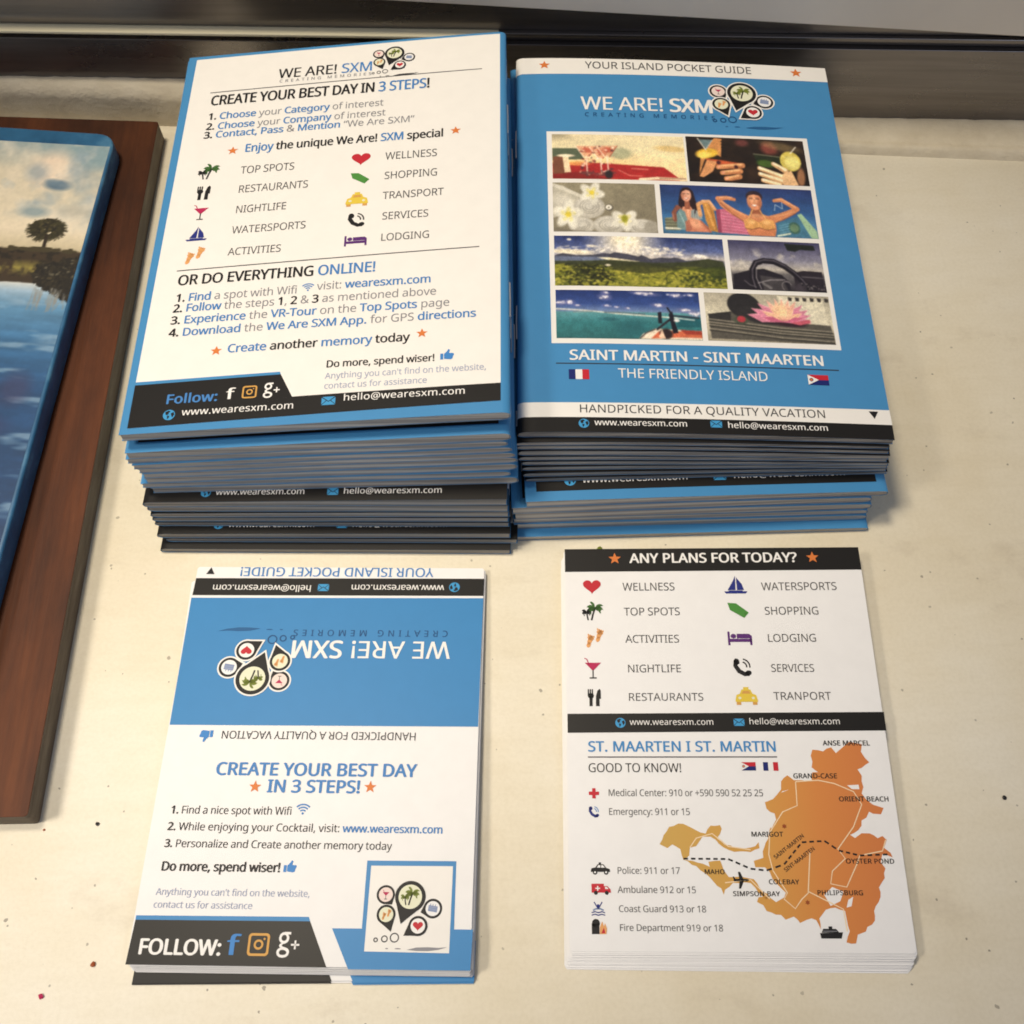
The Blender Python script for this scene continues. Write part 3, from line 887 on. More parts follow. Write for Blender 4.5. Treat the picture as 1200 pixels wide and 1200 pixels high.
class Canvas:
    def __init__(self, x0, y0, x1, y1, nx):
        ny = max(8, int(round(nx * (y1 - y0) / (x1 - x0))))
        self.nx, self.ny = nx, ny
        self.X, self.Y = np.meshgrid(np.linspace(x0, x1, nx), np.linspace(y0, y1, ny))
        self.img = np.zeros((ny, nx, 3))
        self.px = (x1 - x0) / nx

    def put(self, m, col):
        m = np.clip(m, 0, 1)[..., None]
        self.img = self.img * (1 - m) + np.asarray(col, float) / 255 * m

    def vg(self, stops):
        ys = [s[0] for s in stops]
        for c in range(3):
            self.img[..., c] = np.interp(self.Y, ys, [s[1][c] / 255 for s in stops])

    def el(self, cx, cy, rx, ry, col, rot=0, soft=None, op=1.0):
        c, s = math.cos(R(rot)), math.sin(R(rot))
        dx, dy = self.X - cx, self.Y - cy
        a, b = (dx * c + dy * s) / rx, (-dx * s + dy * c) / ry
        r = np.sqrt(a * a + b * b)
        w = soft if soft else self.px * 1.2 / min(rx, ry)
        self.put(op * np.clip((1 - r) / w + 0.5, 0, 1), col)

    def po(self, pts, col, op=1.0):
        acc = np.zeros_like(self.X)
        for ox, oy in ((-.25, -.25), (.25, -.25), (-.25, .25), (.25, .25)):
            x, y = self.X + ox * self.px, self.Y + oy * self.px
            ins = np.zeros(x.shape, bool)
            n = len(pts)
            for i in range(n):
                (ax, ay), (bx, by) = pts[i], pts[(i + 1) % n]
                if ay == by:
                    continue
                ins ^= ((ay > y) != (by > y)) & (x < (bx - ax) * (y - ay) / (by - ay) + ax)
            acc += ins
        self.put(op * acc / 4, col)

    def ln(self, pts, w, col, op=1.0, w2=None):
        n = len(pts) - 1
        for i in range(n):
            (ax, ay), (bx, by) = pts[i], pts[i + 1]
            dx, dy = bx - ax, by - ay
            t = np.clip(((self.X - ax) * dx + (self.Y - ay) * dy) / (dx * dx + dy * dy + 1e-9), 0, 1)
            d = np.hypot(self.X - ax - t * dx, self.Y - ay - t * dy)
            ww = w if w2 is None else w + (w2 - w) * (i + t) / n
            self.put(op * np.clip((ww / 2 - d) / self.px + 0.5, 0, 1), col)

    def field(self, sx, sy, oct=4):
        """smooth value noise in 0..1"""
        out, amp, tot = 0, 1.0, 0
        for o in range(oct):
            gx, gy = max(2, int(sx * 2 ** o)) + 2, max(2, int(sy * 2 ** o)) + 2
            g = RNG.random((gy, gx))
            u = np.linspace(0, gx - 1.001, self.nx)
            v = np.linspace(0, gy - 1.001, self.ny)
            i, j = u.astype(int), v.astype(int)
            fu, fv = u - i, v - j
            fu, fv = (fu * fu * (3 - 2 * fu))[None], (fv * fv * (3 - 2 * fv))[:, None]
            a = g[j][:, i] * (1 - fu) + g[j][:, i + 1] * fu
            b = g[j + 1][:, i] * (1 - fu) + g[j + 1][:, i + 1] * fu
            out = out + amp * (a * (1 - fv) + b * fv)
            tot += amp
            amp *= 0.55
        return out / tot

    def mul(self, f, a):
        self.img = np.clip(self.img * (1 + a * (f[..., None] - 0.5) * 2), 0, 1)


def pic_drinks_table():
    c = Canvas(60, 50, 1140, 430, 230)
    c.vg([(50, (222, 205, 165)), (190, (226, 212, 168)), (300, (234, 200, 140)), (430, (230, 195, 140))])
    f = c.field(3, 3)
    c.put(np.clip((0.62 - f) * 3, 0, 1) * np.clip((700 - c.X) / 600, 0, 1) * np.clip((190 - c.Y) / 120, 0, 1) * 0.8, (140, 130, 105))
    c.po([(60, 170), (270, 172), (320, 265), (60, 275)], (82, 92, 70))
    c.el(610, 210, 95, 48, (150, 152, 120), 0, .5, .8)
    c.el(1030, 160, 130, 26, (200, 165, 95), 3, .6, .8)
    c.el(1000, 300, 260, 130, (245, 220, 170), 0, .9, .6)
    c.po([(60, 300), (320, 290), (960, 318), (1080, 410), (1080, 430), (60, 430)], (160, 38, 36))
    c.po([(60, 380), (300, 372), (520, 430), (60, 430)], (105, 28, 26), .7)
    c.el(250, 300, 110, 18, (235, 165, 90), 0, .6, .8)
    for gx, gy in ((335, 195), (450, 205), (505, 190)):
        c.po([(gx - 85, gy - 45), (gx + 85, gy - 45), (gx + 22, gy + 48), (gx - 22, gy + 48)], (215, 140, 105), .65)
        c.ln([(gx - 85, gy - 45), (gx - 20, gy + 50)], 9, (245, 225, 195), .8)
        c.ln([(gx + 85, gy - 45), (gx + 20, gy + 50)], 8, (150, 60, 45), .7)
        c.ln([(gx, gy + 45), (gx + 5, gy + 185)], 12, (235, 215, 190), .8)
        c.el(gx + 10, gy - 8, 40, 22, (180, 70, 50), 10, .5, .7)
        c.el(gx + 5, gy + 185, 62, 14, (90, 55, 55), 0, .5, .7)
    for k in range(60):
        c.el(RNG.uniform(270, 560), RNG.uniform(150, 415), RNG.uniform(5, 16), RNG.uniform(4, 10), [(250, 230, 205), (120, 40, 36), (225, 160, 130), (70, 45, 50)][k % 4], 0, .6, .7)
    c.el(512, 390, 32, 36, (40, 32, 34), 0, .5)
    c.po([(65, 245), (145, 238), (165, 385), (65, 390)], (112, 68, 48))
    c.po([(142, 232), (190, 236), (208, 375), (158, 378)], (232, 205, 165))
    c.el(170, 235, 70, 12, (240, 222, 190), 0, .5)
    c.ln([(590, 350), (680, 395), (780, 398)], 8, (210, 120, 105), .8)
    c.ln([(700, 335), (830, 340)], 9, (225, 150, 125), .7)
    c.ln([(760, 425), (900, 412), (1140, 415)], 22, (232, 212, 175))
    c.ln([(920, 412), (1130, 410)], 8, (120, 70, 50), .8)
    c.mul(c.field(30, 12, 3), .03)
    return c


def pic_hands_drinks():
    c = Canvas(205, 40, 1070, 380, 210)
    c.vg([(40, (34, 24, 18)), (380, (22, 16, 13))])
    c.put(np.clip((c.field(5, 3) - .5) * 3, 0, 1) * .6, (62, 42, 28))
    c.po([(415, 45), (470, 50), (450, 190), (400, 160), (330, 215), (280, 330), (300, 200)], (196, 132, 76))
    c.po([(330, 200), (620, 235), (560, 265), (420, 255), (350, 225)], (176, 78, 44))
    c.po([(345, 215), (280, 340), (310, 345), (380, 300), (420, 225)], (206, 142, 92))
    c.el(350, 165, 82, 36, (226, 178, 58), -8, .35)
    c.el(330, 178, 50, 24, (240, 205, 95), -8, .5)
    c.po([(300, 60), (400, 62), (350, 135)], (96, 118, 120))
    c.ln([(292, 52), (345, 140)], 7, (228, 222, 205))
    c.ln([(345, 135), (400, 62)], 4, (190, 200, 200))
    for y in range(70, 190, 22):
        c.ln([(462, y), (490, y + 6)], 8, (20, 15, 12))
    for i, (y, x0, x1) in enumerate(((262, 420, 600), (304, 445, 580), (345, 470, 570))):
        c.ln([(x1, y - 14), (x0 + 40, y), (x0, y + 4)], 38, (196, 130, 82), 1, 32)
        c.ln([(x1 - 10, y - 22), (x0 + 40, y - 10), (x0 + 8, y - 4)], 14, (238, 184, 130), .8, 10)
        c.el(x0 + 8, y + 2, 11, 9, (226, 150, 120), 0, .4)
        c.ln([(x1, y - 4), (x0 + 50, y + 12)], 10, (150, 88, 56), .6)
    c.el(428, 232, 16, 14, (60, 26, 30))
    c.el(552, 260, 15, 13, (60, 26, 30))
    c.el(615, 75, 45, 26, (92, 48, 44), 0, .8)
    c.el(810, 108, 60, 45, (120, 58, 48), 10, .7)
    c.el(900, 92, 140, 30, (150, 128, 84), 10, .8, .5)
    c.po([(690, 160), (890, 172), (930, 260), (720, 255)], (30, 38, 22))
    c.el(770, 225, 60, 26, (66, 96, 34), 5, .5, .9)
    c.ln([(690, 155), (880, 172)], 7, (130, 130, 105), .8)
    c.el(955, 200, 76, 74, (206, 186, 84), 20, .12)
    c.el(965, 210, 56, 52, (222, 208, 120), 20, .3)
    c.ln([(962, 140), (1008, 90)], 7, (240, 232, 214))
    c.ln([(895, 160), (1030, 215)], 5, (238, 226, 140))
    for (x0, y0, x1, y1) in ((720, 262, 900, 330), (720, 305, 890, 360), (735, 350, 850, 385), (825, 225, 910, 275)):
        c.ln([(x0, y0), (x1, y1)], 30, (214, 170, 120), 1, 42)
        c.ln([(x0 + 4, y0 - 5), (x1, y1 - 9)], 15, (250, 226, 184), .9, 20)
        c.el(x0 + 6, y0 - 2, 13, 8, (250, 222, 196), 15, .4)
        c.ln([(x0 + 30, y0 + 22), (x1, y1 + 20)], 8, (150, 100, 62), .5)
    c.po([(880, 300), (950, 270), (990, 380), (880, 385)], (226, 180, 130))
    c.el(1015, 320, 28, 70, (150, 104, 70), 8, .5)
    c.mul(c.field(24, 12, 3), .12)
    return c


def pic_towels():
    c = Canvas(65, 460, 932, 872, 200)
    c.vg([(460, (136, 128, 104)), (872, (124, 116, 96))])
    c.put(np.clip((c.X - 450) / 500, 0, 1) * .35, (108, 100, 82))
    c.po([(65, 478), (150, 485), (280, 560), (280, 700), (65, 760)], (176, 170, 152))
    c.ln([(70, 480), (290, 570)], 30, (206, 200, 184), .8)
    c.el(150, 620, 90, 60, (196, 190, 174), 20, .6)
    for cx, cy, rx, ry in ((370, 665, 130, 95), (300, 820, 110, 70), (530, 815, 135, 78), (800, 825, 125, 66)):
        c.el(cx, cy, rx, ry, (178, 172, 158), 0, .15)
        c.el(cx - 5, cy - 8, rx * .8, ry * .75, (200, 195, 182), 0, .3)
        for k in (.66, .48, .3):
            c.el(cx, cy, rx * k, ry * k, (150, 144, 130), 0, .12)
            c.el(cx, cy - 3, rx * k * .88, ry * k * .86, (196, 191, 178), 0, .2)
    c.el(880, 830, 60, 60, (150, 144, 130), 0, .4)

    def bloom(cx, cy, r, rots):
        for a in rots:
            c.el(cx + r * .62 * math.cos(R(a)), cy + r * .55 * math.sin(R(a)), r * .62, r * .40, (216, 211, 194), a, .45)
            c.el(cx + r * .3 * math.cos(R(a)), cy + r * .28 * math.sin(R(a)), r * .32, r * .2, (216, 204, 130), a, .7, .8)
        c.el(cx, cy, r * .25, r * .22, (206, 184, 60), 0, .6)
    bloom(395, 545, 88, (10, 80, 150, 215, 300))
    bloom(190, 730, 104, (-10, 65, 130, 200, 275))
    bloom(660, 760, 92, (20, 80, 150, 205, 330))
    c.el(660, 760, 26, 32, (150, 148, 40), 0, .6)
    c.el(535, 668, 36, 28, (90, 84, 72), 0, .2)
    c.el(532, 666, 26, 20, (228, 222, 206), 0, .3)
    c.el(532, 668, 9, 7, (120, 112, 96))
    c.po([(65, 845), (420, 872), (65, 872)], (105, 98, 84), .6)
    c.mul(c.field(22, 12, 3), .07)
    return c


def pic_bathers():
    c = Canvas(25, 375, 1130, 745, 280)
    c.vg([(375, (36, 50, 98)), (560, (46, 84, 134)), (640, (60, 108, 148)), (745, (60, 100, 130))])
    c.mul(c.field(4, 3), .12)
    c.po([(45, 630), (150, 615), (150, 720), (45, 720)], (120, 122, 98))
    for y in (645, 668, 690):
        c.ln([(45, y), (210, y - 4)], 8, (60, 62, 52), .7)
    c.ln([(45, 705), (210, 708)], 10, (216, 214, 196))
    # towel seat and striped cloth
    c.po([(415, 555), (470, 548), (620, 590), (640, 735), (430, 728)], (186, 96, 120))
    for k in range(7):
        c.ln([(450, 575 + k * 24), (625, 600 + k * 22)], 9, (206, 130, 150), .8)
    c.po([(415, 555), (445, 552), (440, 728), (415, 726)], (140, 62, 84))
    # left sitter: long dark hair, open shirt, raised knees
    sk, sh, hi, hair = (206, 140, 108), (150, 88, 64), (236, 176, 140), (40, 26, 28)
    c.po([(168, 430), (190, 396), (228, 390), (262, 420), (278, 500), (282, 575), (236, 600), (190, 590), (152, 570), (150, 510)], hair)
    c.ln([(118, 640), (112, 590), (140, 545), (160, 560)], 34, (126, 74, 58), 1, 26)
    c.ln([(108, 640), (104, 595)], 8, sk, .7)
    c.po([(180, 540), (238, 540), (262, 590), (250, 690), (170, 700), (160, 600)], sk)
    c.po([(196, 500), (230, 500), (234, 560), (192, 560)], sh)
    c.po([(206, 560), (226, 560), (216, 640)], hi, .8)
    c.po([(130, 600), (160, 555), (192, 580), (205, 640), (190, 720), (128, 700)], (104, 132, 132))
    c.ln([(150, 580), (190, 690)], 7, (160, 184, 180), .8)
    c.po([(236, 570), (262, 556), (306, 590), (312, 628), (268, 640), (230, 620)], (150, 158, 154))
    for k in range(4):
        c.ln([(245 + k * 14, 570 + k * 4), (240 + k * 18, 625)], 4, (80, 88, 96), .8)
    c.el(211, 452, 36, 50, (214, 150, 122), 0, .12)
    c.el(224, 446, 18, 30, (238, 182, 150), 0, .9, .7)
    c.el(184, 462, 12, 26, sh, 0, .9, .5)
    c.po([(172, 450), (180, 410), (214, 394), (250, 420), (252, 452), (240, 420), (212, 412), (186, 424)], hair)
    c.ln([(190, 443), (203, 441)], 5, (58, 34, 30), .9)
    c.ln([(218, 441), (232, 443)], 5, (58, 34, 30), .9)
    c.ln([(211, 450), (207, 466)], 4, sh, .5)
    c.el(210, 478, 13, 5, (240, 220, 208), 0, .6)
    c.ln([(195, 474), (210, 485), (225, 474)], 3, (150, 66, 60), .7)
    c.ln([(262, 470), (272, 540), (262, 590)], 14, hair, .9, 8)
    c.ln([(300, 600), (292, 520), (330, 498), (372, 496), (408, 552)], 30, (208, 150, 100), 1, 24)
    c.ln([(322, 492), (372, 488), (400, 530)], 8, (236, 184, 136), .8)
    c.po([(322, 512), (360, 505), (400, 560), (415, 725), (360, 715), (335, 640)], (186, 128, 60))
    c.ln([(345, 520), (390, 700)], 12, (222, 168, 92), .7)
    c.ln([(372, 520), (408, 700)], 8, (140, 92, 44), .7)
    c.po([(190, 660), (235, 630), (300, 640), (350, 690), (372, 728), (190, 728)], (196, 120, 90))
    c.el(262, 668, 46, 34, (232, 166, 128), 24, .9, .9)
    c.ln([(300, 650), (345, 700), (358, 726)], 12, (150, 84, 62), .7)
    c.po([(188, 650), (215, 640), (235, 700), (215, 728), (186, 725)], (160, 96, 76), .8)
    # right sitter: arms raised behind the head, halter top
    skin, dark, lite = (200, 128, 86), (140, 80, 54), (234, 172, 126)
    c.el(704, 446, 60, 46, (44, 32, 38), 0, .12)
    c.ln([(556, 474), (505, 462), (440, 470)], 26, skin, 1, 34)
    c.ln([(440, 470), (470, 515), (545, 570), (640, 622)], 36, skin, 1, 58)
    c.ln([(452, 460), (540, 458)], 9, lite, .8)
    c.ln([(462, 490), (560, 560), (620, 592)], 10, lite, .7)
    c.ln([(455, 505), (540, 590), (610, 640)], 10, dark, .6)
    c.ln([(846, 470), (900, 462), (1005, 528)], 24, skin, 1, 36)
    c.ln([(1005, 528), (950, 558), (880, 590), (800, 618)], 36, skin, 1, 60)
    c.ln([(860, 460), (910, 458), (1000, 516)], 9, lite, .8)
    c.ln([(985, 545), (900, 575), (830, 590)], 9, lite, .6)
    c.ln([(990, 560), (900, 610), (830, 640)], 9, dark, .6)
    c.po([(630, 600), (672, 576), (735, 572), (790, 590), (832, 612), (836, 690), (820, 742), (640, 742), (612, 680), (606, 640)], skin)
    c.po([(672, 530), (736, 530), (752, 588), (704, 606), (655, 590)], dark)
    c.el(702, 590, 44, 14, lite, 0, .95, .6)
    c.el(702, 482, 54, 66, (204, 132, 94), 0, .1)
    c.el(692, 466, 32, 36, (236, 172, 128), 0, .95, .8)
    c.el(740, 500, 14, 34, dark, 0, .95, .55)
    c.el(662, 506, 13, 30, dark, 0, .95, .4)
    c.po([(648, 462), (660, 428), (704, 412), (748, 428), (757, 462), (742, 436), (704, 428), (664, 438)], (44, 32, 38))
    for x in (678, 727):
        c.ln([(x - 12, 462), (x + 11, 461)], 6, (58, 34, 30), .9)
        c.ln([(x - 14, 450), (x + 12, 449)], 4, (84, 50, 38), .8)
    c.ln([(703, 468), (697, 492)], 5, dark, .5)
    c.ln([(686, 496), (712, 497)], 5, dark, .5)
    c.el(699, 513, 21, 7, (246, 230, 216), 0, .5)
    c.ln([(675, 506), (699, 524), (724, 506)], 4, (140, 62, 52), .7)
    c.po([(612, 622), (660, 612), (714, 640), (770, 612), (822, 624), (828, 680), (770, 694), (714, 676), (655, 694), (612, 684)], (212, 154, 88))
    for k in range(6):
        c.ln([(622 + k * 14, 630), (640 + k * 12, 684)], 4, (176, 114, 56), .6)
        c.ln([(735 + k * 14, 640), (740 + k * 14, 684)], 4, (176, 114, 56), .6)
    c.el(662, 640, 26, 14, (236, 186, 124), 0, .95, .7)
    c.el(770, 640, 26, 14, (236, 186, 124), 0, .95, .7)
    c.ln([(612, 686), (655, 696), (714, 680), (770, 696), (826, 684)], 6, (120, 70, 40), .8)
    c.ln([(645, 612), (668, 570), (680, 548)], 5, (226, 180, 110))
    c.ln([(770, 612), (742, 570), (732, 548)], 5, (226, 180, 110))
    c.po([(640, 700), (830, 698), (820, 742), (636, 742)], (186, 112, 74), .7)
    c.ln([(505, 478), (558, 486), (582, 545)], 5, (70, 84, 112), .7)
    # printed bag beside her
    c.po([(850, 640), (1000, 585), (1080, 740), (840, 740)], (64, 110, 134))
    c.el(965, 672, 44, 44, (60, 96, 84), 0, .1)
    c.el(965, 672, 30, 30, (100, 130, 100), 0, .2)
    for k in range(4):
        c.ln([(860, 660 + k * 18), (930, 640 + k * 18)], 7, (110, 160, 176), .7)
    c.po([(1000, 570), (1030, 560), (1125, 690), (1130, 745), (1080, 745)], (146, 176, 140))
    c.ln([(840, 735), (930, 715)], 12, (206, 214, 190))
    c.ln([(840, 545), (850, 500), (900, 530), (900, 480)], 5, (190, 204, 214), .8)
    c.mul(c.field(36, 12, 3), .08)
    return c


def pic_valley():
    c = Canvas(57, 40, 1160, 375, 280)
    c.vg([(40, (34, 46, 94)), (130, (82, 94, 138)), (185, (190, 180, 170)), (200, (120, 124, 130))])
    d = np.hypot((c.X - 520) / 1.3, c.Y - 60)
    c.put(np.clip(1.2 - d / 190, 0, 1) ** 1.3, (252, 238, 204))
    f = c.field(9, 4)
    c.put(np.clip((f - .52) * 7, 0, 1) * np.clip((c.Y - 85) / 40, 0, 1) * np.clip((180 - c.Y) / 30, 0, 1) * np.clip((900 - c.X) / 300, 0.15, 1), (240, 228, 204))
    for k in range(260):
        x = RNG.uniform(70, 900)
        y = 155 - abs(RNG.normal(0, 20)) - 14 * math.exp(-((x - 400) / 120) ** 2)
        c.el(x, y, RNG.uniform(5, 18), RNG.uniform(2, 6), [(246, 236, 214), (214, 204, 196), (232, 220, 200)][k % 3], 2, .8, .5)
    for x, y, rx in ((155, 65, 14), (300, 108, 34), (660, 112, 30), (710, 126, 26), (785, 118, 20), (870, 156, 20), (1000, 158, 42), (1010, 168, 50)):
        c.el(x, y, rx, 7, (236, 226, 208), 4, .7)
    c.el(160, 150, 150, 16, (236, 222, 190), 3, .6, .9)
    ridge = [(57, 175), (110, 158), (200, 172), (300, 170), (370, 155), (420, 160), (450, 148), (540, 160), (600, 175), (620, 162), (680, 190), (740, 178), (800, 180), (850, 175), (910, 196), (1000, 185), (1060, 178), (1150, 190), (1160, 260), (57, 260)]
    c.po(ridge, (62, 62, 74))
    c.po([(57, 180), (400, 182), (600, 210), (560, 218), (57, 215)], (92, 100, 122))
    c.po([(330, 186), (420, 186), (610, 208), (560, 216), (400, 200)], (226, 214, 176))
    c.po([(57, 212), (280, 208), (420, 200), (700, 216), (900, 205), (1050, 178), (1150, 195), (1162, 270), (57, 270)], (52, 56, 34))
    g = c.field(16, 8)
    low = np.clip((c.Y - 235 + 30 * (c.field(8, 2) - .5)) / 25, 0, 1)
    c.put(low, (132, 130, 44))
    c.put(low * np.clip((g - .5) * 5, 0, 1), (70, 76, 24))
    c.put(low * np.clip((c.field(20, 10) - .58) * 6, 0, 1), (172, 162, 62))
    c.po([(57, 235), (120, 228), (170, 260), (160, 300), (57, 300)], (140, 136, 40), .7)
    for k in range(420):
        x, y = RNG.normal(270, 75), RNG.normal(295, 40)
        if y > 228:
            c.el(x, y, RNG.uniform(5, 16), RNG.uniform(3, 9), [(30, 32, 14), (44, 46, 20), (62, 64, 26), (24, 26, 12)][k % 4], RNG.uniform(-30, 30), .6, .8)
    for k in range(500):
        x, y = RNG.uniform(60, 1160), RNG.uniform(250, 372)
        c.el(x, y, RNG.uniform(4, 13), RNG.uniform(2, 6), [(150, 146, 52), (96, 100, 34), (186, 176, 76), (54, 60, 22), (120, 118, 40)][k % 5], RNG.uniform(-20, 20), .7, .7)
    for k in range(120):
        x, y = RNG.uniform(860, 1160), RNG.normal(310, 24)
        c.el(x, y, RNG.uniform(4, 12), RNG.uniform(3, 8), [(40, 50, 20), (66, 74, 28), (30, 38, 16)][k % 3], 0, .6, .7)
    c.po([(380, 215), (760, 230), (900, 250), (640, 290), (450, 270)], (48, 50, 26), .75)
    c.ln([(350, 292), (390, 325), (430, 340)], 8, (26, 26, 14))
    c.ln(arc(805, 318, 34, 150, 350), 6, (70, 72, 26))
    c.el(400, 236, 20, 7, (210, 200, 170), 0, .6)
    c.po([(900, 250), (1160, 225), (1160, 300), (1080, 315), (1050, 280)], (46, 56, 22), .75)
    c.mul(c.field(70, 24, 2), .18)
    return c


def pic_steering():
    c = Canvas(288, 45, 1052, 450, 180)
    c.vg([(45, (54, 52, 82)), (200, (122, 120, 136)), (280, (176, 168, 156)), (320, (96, 92, 92)), (450, (40, 36, 40))])
    f = c.field(6, 5)
    c.put(np.clip((f - .5) * 5, 0, 1) * np.clip((c.Y - 100) / 60, 0, 1) * np.clip((300 - c.Y) / 60, 0, 1) * .8, (198, 190, 176))
    c.po([(755, 60), (1000, 68), (1010, 110), (880, 108), (840, 125), (775, 118)], (26, 30, 26))
    c.po([(800, 300), (880, 280), (1035, 285), (1052, 450), (800, 450)], (36, 30, 36))
    c.ln([(860, 330), (1040, 335)], 8, (110, 106, 110), .7)
    c.po([(300, 330), (440, 290), (560, 275), (700, 320), (760, 380), (760, 450), (300, 450)], (30, 26, 32))
    c.po([(520, 330), (700, 350), (740, 450), (540, 450)], (60, 56, 58))
    rim = [(470, 440), (455, 360), (462, 290), (500, 230), (570, 210), (650, 215), (730, 250), (800, 300), (860, 360), (910, 430)]
    c.ln(rim, 46, (24, 20, 26))
    c.ln([(x + 4, y - 8) for x, y in rim], 9, (96, 90, 98), .8)
    c.ln([(520, 440), (490, 350), (500, 270), (560, 235)], 7, (150, 144, 146), .8)
    c.ln([(500, 392), (600, 365), (720, 360)], 8, (140, 134, 136), .9)
    c.ln([(540, 395), (600, 430)], 20, (120, 116, 116), .8)
    c.ln(arc(730, 410, 38, 130, 340), 9, (110, 104, 106), .9)
    c.el(840, 420, 60, 40, (54, 48, 54), 0, .6)
    for k in range(26):
        c.el(RNG.uniform(850, 1045), RNG.uniform(380, 448), RNG.uniform(6, 14), 6, [(20, 18, 22), (96, 90, 92)][k % 2], 0, .6)
    c.ln([(390, 375), (430, 410), (480, 425)], 7, (104, 98, 104), .8)
    c.mul(c.field(30, 16, 2), .12)
    return c


def pic_lagoon():
    c = Canvas(65, 390, 1003, 705, 250)
    c.vg([(390, (30, 46, 98)), (480, (48, 70, 128)), (528, (104, 124, 160)), (535, (84, 140, 146)), (600, (48, 110, 114)), (705, (42, 94, 96))])
    for x, y, rx, ry in ((385, 435, 38, 18), (390, 405, 28, 10), (95, 475, 34, 14), (155, 472, 30, 16), (205, 492, 22, 7), (395, 492, 24, 8), (460, 500, 18, 6), (530, 506, 18, 6), (650, 408, 80, 12), (735, 484, 44, 12), (850, 415, 40, 14), (905, 512, 44, 12), (970, 535, 40, 16), (940, 410, 30, 8)):
        c.el(x, y, rx * 1.1, ry * 1.1, (120, 118, 160), 4, .9, .7)
        for _q in range(9):
            c.el(x + RNG.normal(0, rx * .4), y + RNG.normal(0, ry * .35), rx * RNG.uniform(.14, .32), ry * RNG.uniform(.2, .4), (222, 216, 220), 4, .9, .8)
    c.ln([(65, 515), (250, 524), (480, 545), (800, 562), (1000, 572)], 7, (212, 208, 190))
    c.ln([(180, 535), (300, 530)], 10, (120, 126, 120), .6)
    c.ln([(380, 536), (470, 535), (640, 545)], 8, (84, 92, 100), .8)
    c.el(405, 580, 60, 12, (38, 88, 96), 0, .7, .8)
    c.el(560, 640, 110, 60, (34, 84, 92), 0, .8, .6)
    c.po([(850, 560), (1003, 560), (1003, 620), (840, 625)], (30, 84, 92))
    c.ln([(800, 548), (990, 560)], 12, (40, 50, 60))
    c.ln([(790, 560), (960, 575)], 6, (220, 220, 212))
    c.po([(590, 705), (620, 670), (700, 635), (1003, 645), (1003, 705)], (222, 204, 180))
    c.po([(670, 700), (720, 655), (800, 648), (1003, 655), (1003, 690), (850, 690)], (196, 98, 66))
    c.po([(860, 640), (1003, 645), (1003, 668), (900, 670)], (150, 56, 42))
    c.ln([(600, 700), (640, 665), (700, 640)], 8, (60, 56, 56))
    c.po([(725, 530), (748, 525), (748, 600), (725, 600)], (28, 26, 34))
    c.ln([(715, 640), (800, 575)], 14, (36, 34, 40))
    c.po([(795, 540), (820, 520), (835, 600), (850, 660), (815, 665)], (24, 22, 30))
    c.ln([(790, 500), (815, 540)], 12, (28, 26, 34))
    c.el(770, 668, 42, 34, (40, 30, 30), 0, .4)
    c.po([(720, 690), (745, 640), (765, 700)], (226, 190, 160))
    c.el(845, 580, 18, 10, (228, 226, 220), 0, .6)
    c.mul(c.field(40, 14, 2), .07)
    return c


def pic_lotus():
    c = Canvas(103, 460, 1128, 860, 220)
    c.vg([(460, (160, 152, 134)), (640, (200, 192, 168)), (720, (190, 180, 156)), (860, (150, 142, 122))])
    c.po([(700, 470), (1075, 484), (1090, 700), (760, 700)], (208, 200, 176))
    for k in range(6):
        x = 790 + k * 60
        c.po([(x, 476), (x + 34, 482), (x + 30, 510), (x + 2, 508)], (46, 42, 40))
    c.po([(122, 640), (300, 615), (560, 660), (800, 690), (1110, 705), (1128, 862), (133, 840)], (78, 74, 66))
    c.po([(122, 640), (310, 615), (300, 700), (125, 690)], (44, 42, 40))
    f = c.field(60, 40, 2)
    for k, y in enumerate((690, 715, 735, 770)):
        c.ln([(125, y - 8), (400, y + 18), (700, y + 48), (1120, y + 66)], 9, (142, 134, 116), .9)
        c.ln([(125, y + 4), (400, y + 30), (700, y + 60), (1120, y + 78)], 9, (42, 40, 36), .9)
    c.el(420, 560, 135, 105, (36, 34, 34), 10, .08)
    c.el(560, 640, 200, 70, (40, 38, 38), 8, .2)
    c.el(385, 685, 60, 34, (64, 70, 56), 0, .3)
    c.el(388, 676, 34, 26, (166, 52, 60), 0, .3)
    c.el(770, 700, 140, 26, (46, 30, 36), 4, .4)
    pts = ((-168, 300, 1), (-155, 285, 1), (-140, 265, 1), (-122, 235, 0), (-105, 225, 0), (-90, 220, 0), (-75, 220, 0), (-60, 230, 0), (-45, 235, 1), (-30, 240, 1), (-18, 235, 1), (-6, 220, 1), (-150, 200, 2), (-125, 170, 2), (-100, 160, 2), (-80, 160, 2), (-55, 165, 2), (-30, 180, 2), (-165, 180, 3), (-15, 170, 3))
    cx, cy = 735, 690
    for a, L, k in pts:
        ca, sa = math.cos(R(a)), math.sin(R(a)) * .9
        col = [(232, 176, 150), (206, 128, 148), (240, 190, 150), (190, 96, 122)][k]
        tip = (cx + L * ca, cy + L * sa)
        nx, ny = -sa * L * .13, ca * L * .13
        mid = (cx + L * .6 * ca, cy + L * .6 * sa)
        c.po([(cx, cy), (mid[0] + nx, mid[1] + ny), tip, (mid[0] - nx, mid[1] - ny)], col)
        c.ln([(cx, cy), tip], 5, (176, 84, 116), .45, 2)
        c.ln([(mid[0] + nx * .8, mid[1] + ny * .8), tip], 3, (250, 222, 214), .7, 1)
        c.ln([(mid[0] - nx * .8, mid[1] - ny * .8), (cx, cy)], 4, (150, 66, 98), .5, 2)
    c.el(720, 590, 60, 60, (244, 204, 150), 0, .9, .6)
    c.po([(780, 695), (945, 660), (950, 690), (860, 710)], (186, 84, 100))
    c.mul(f, .10)
    return c


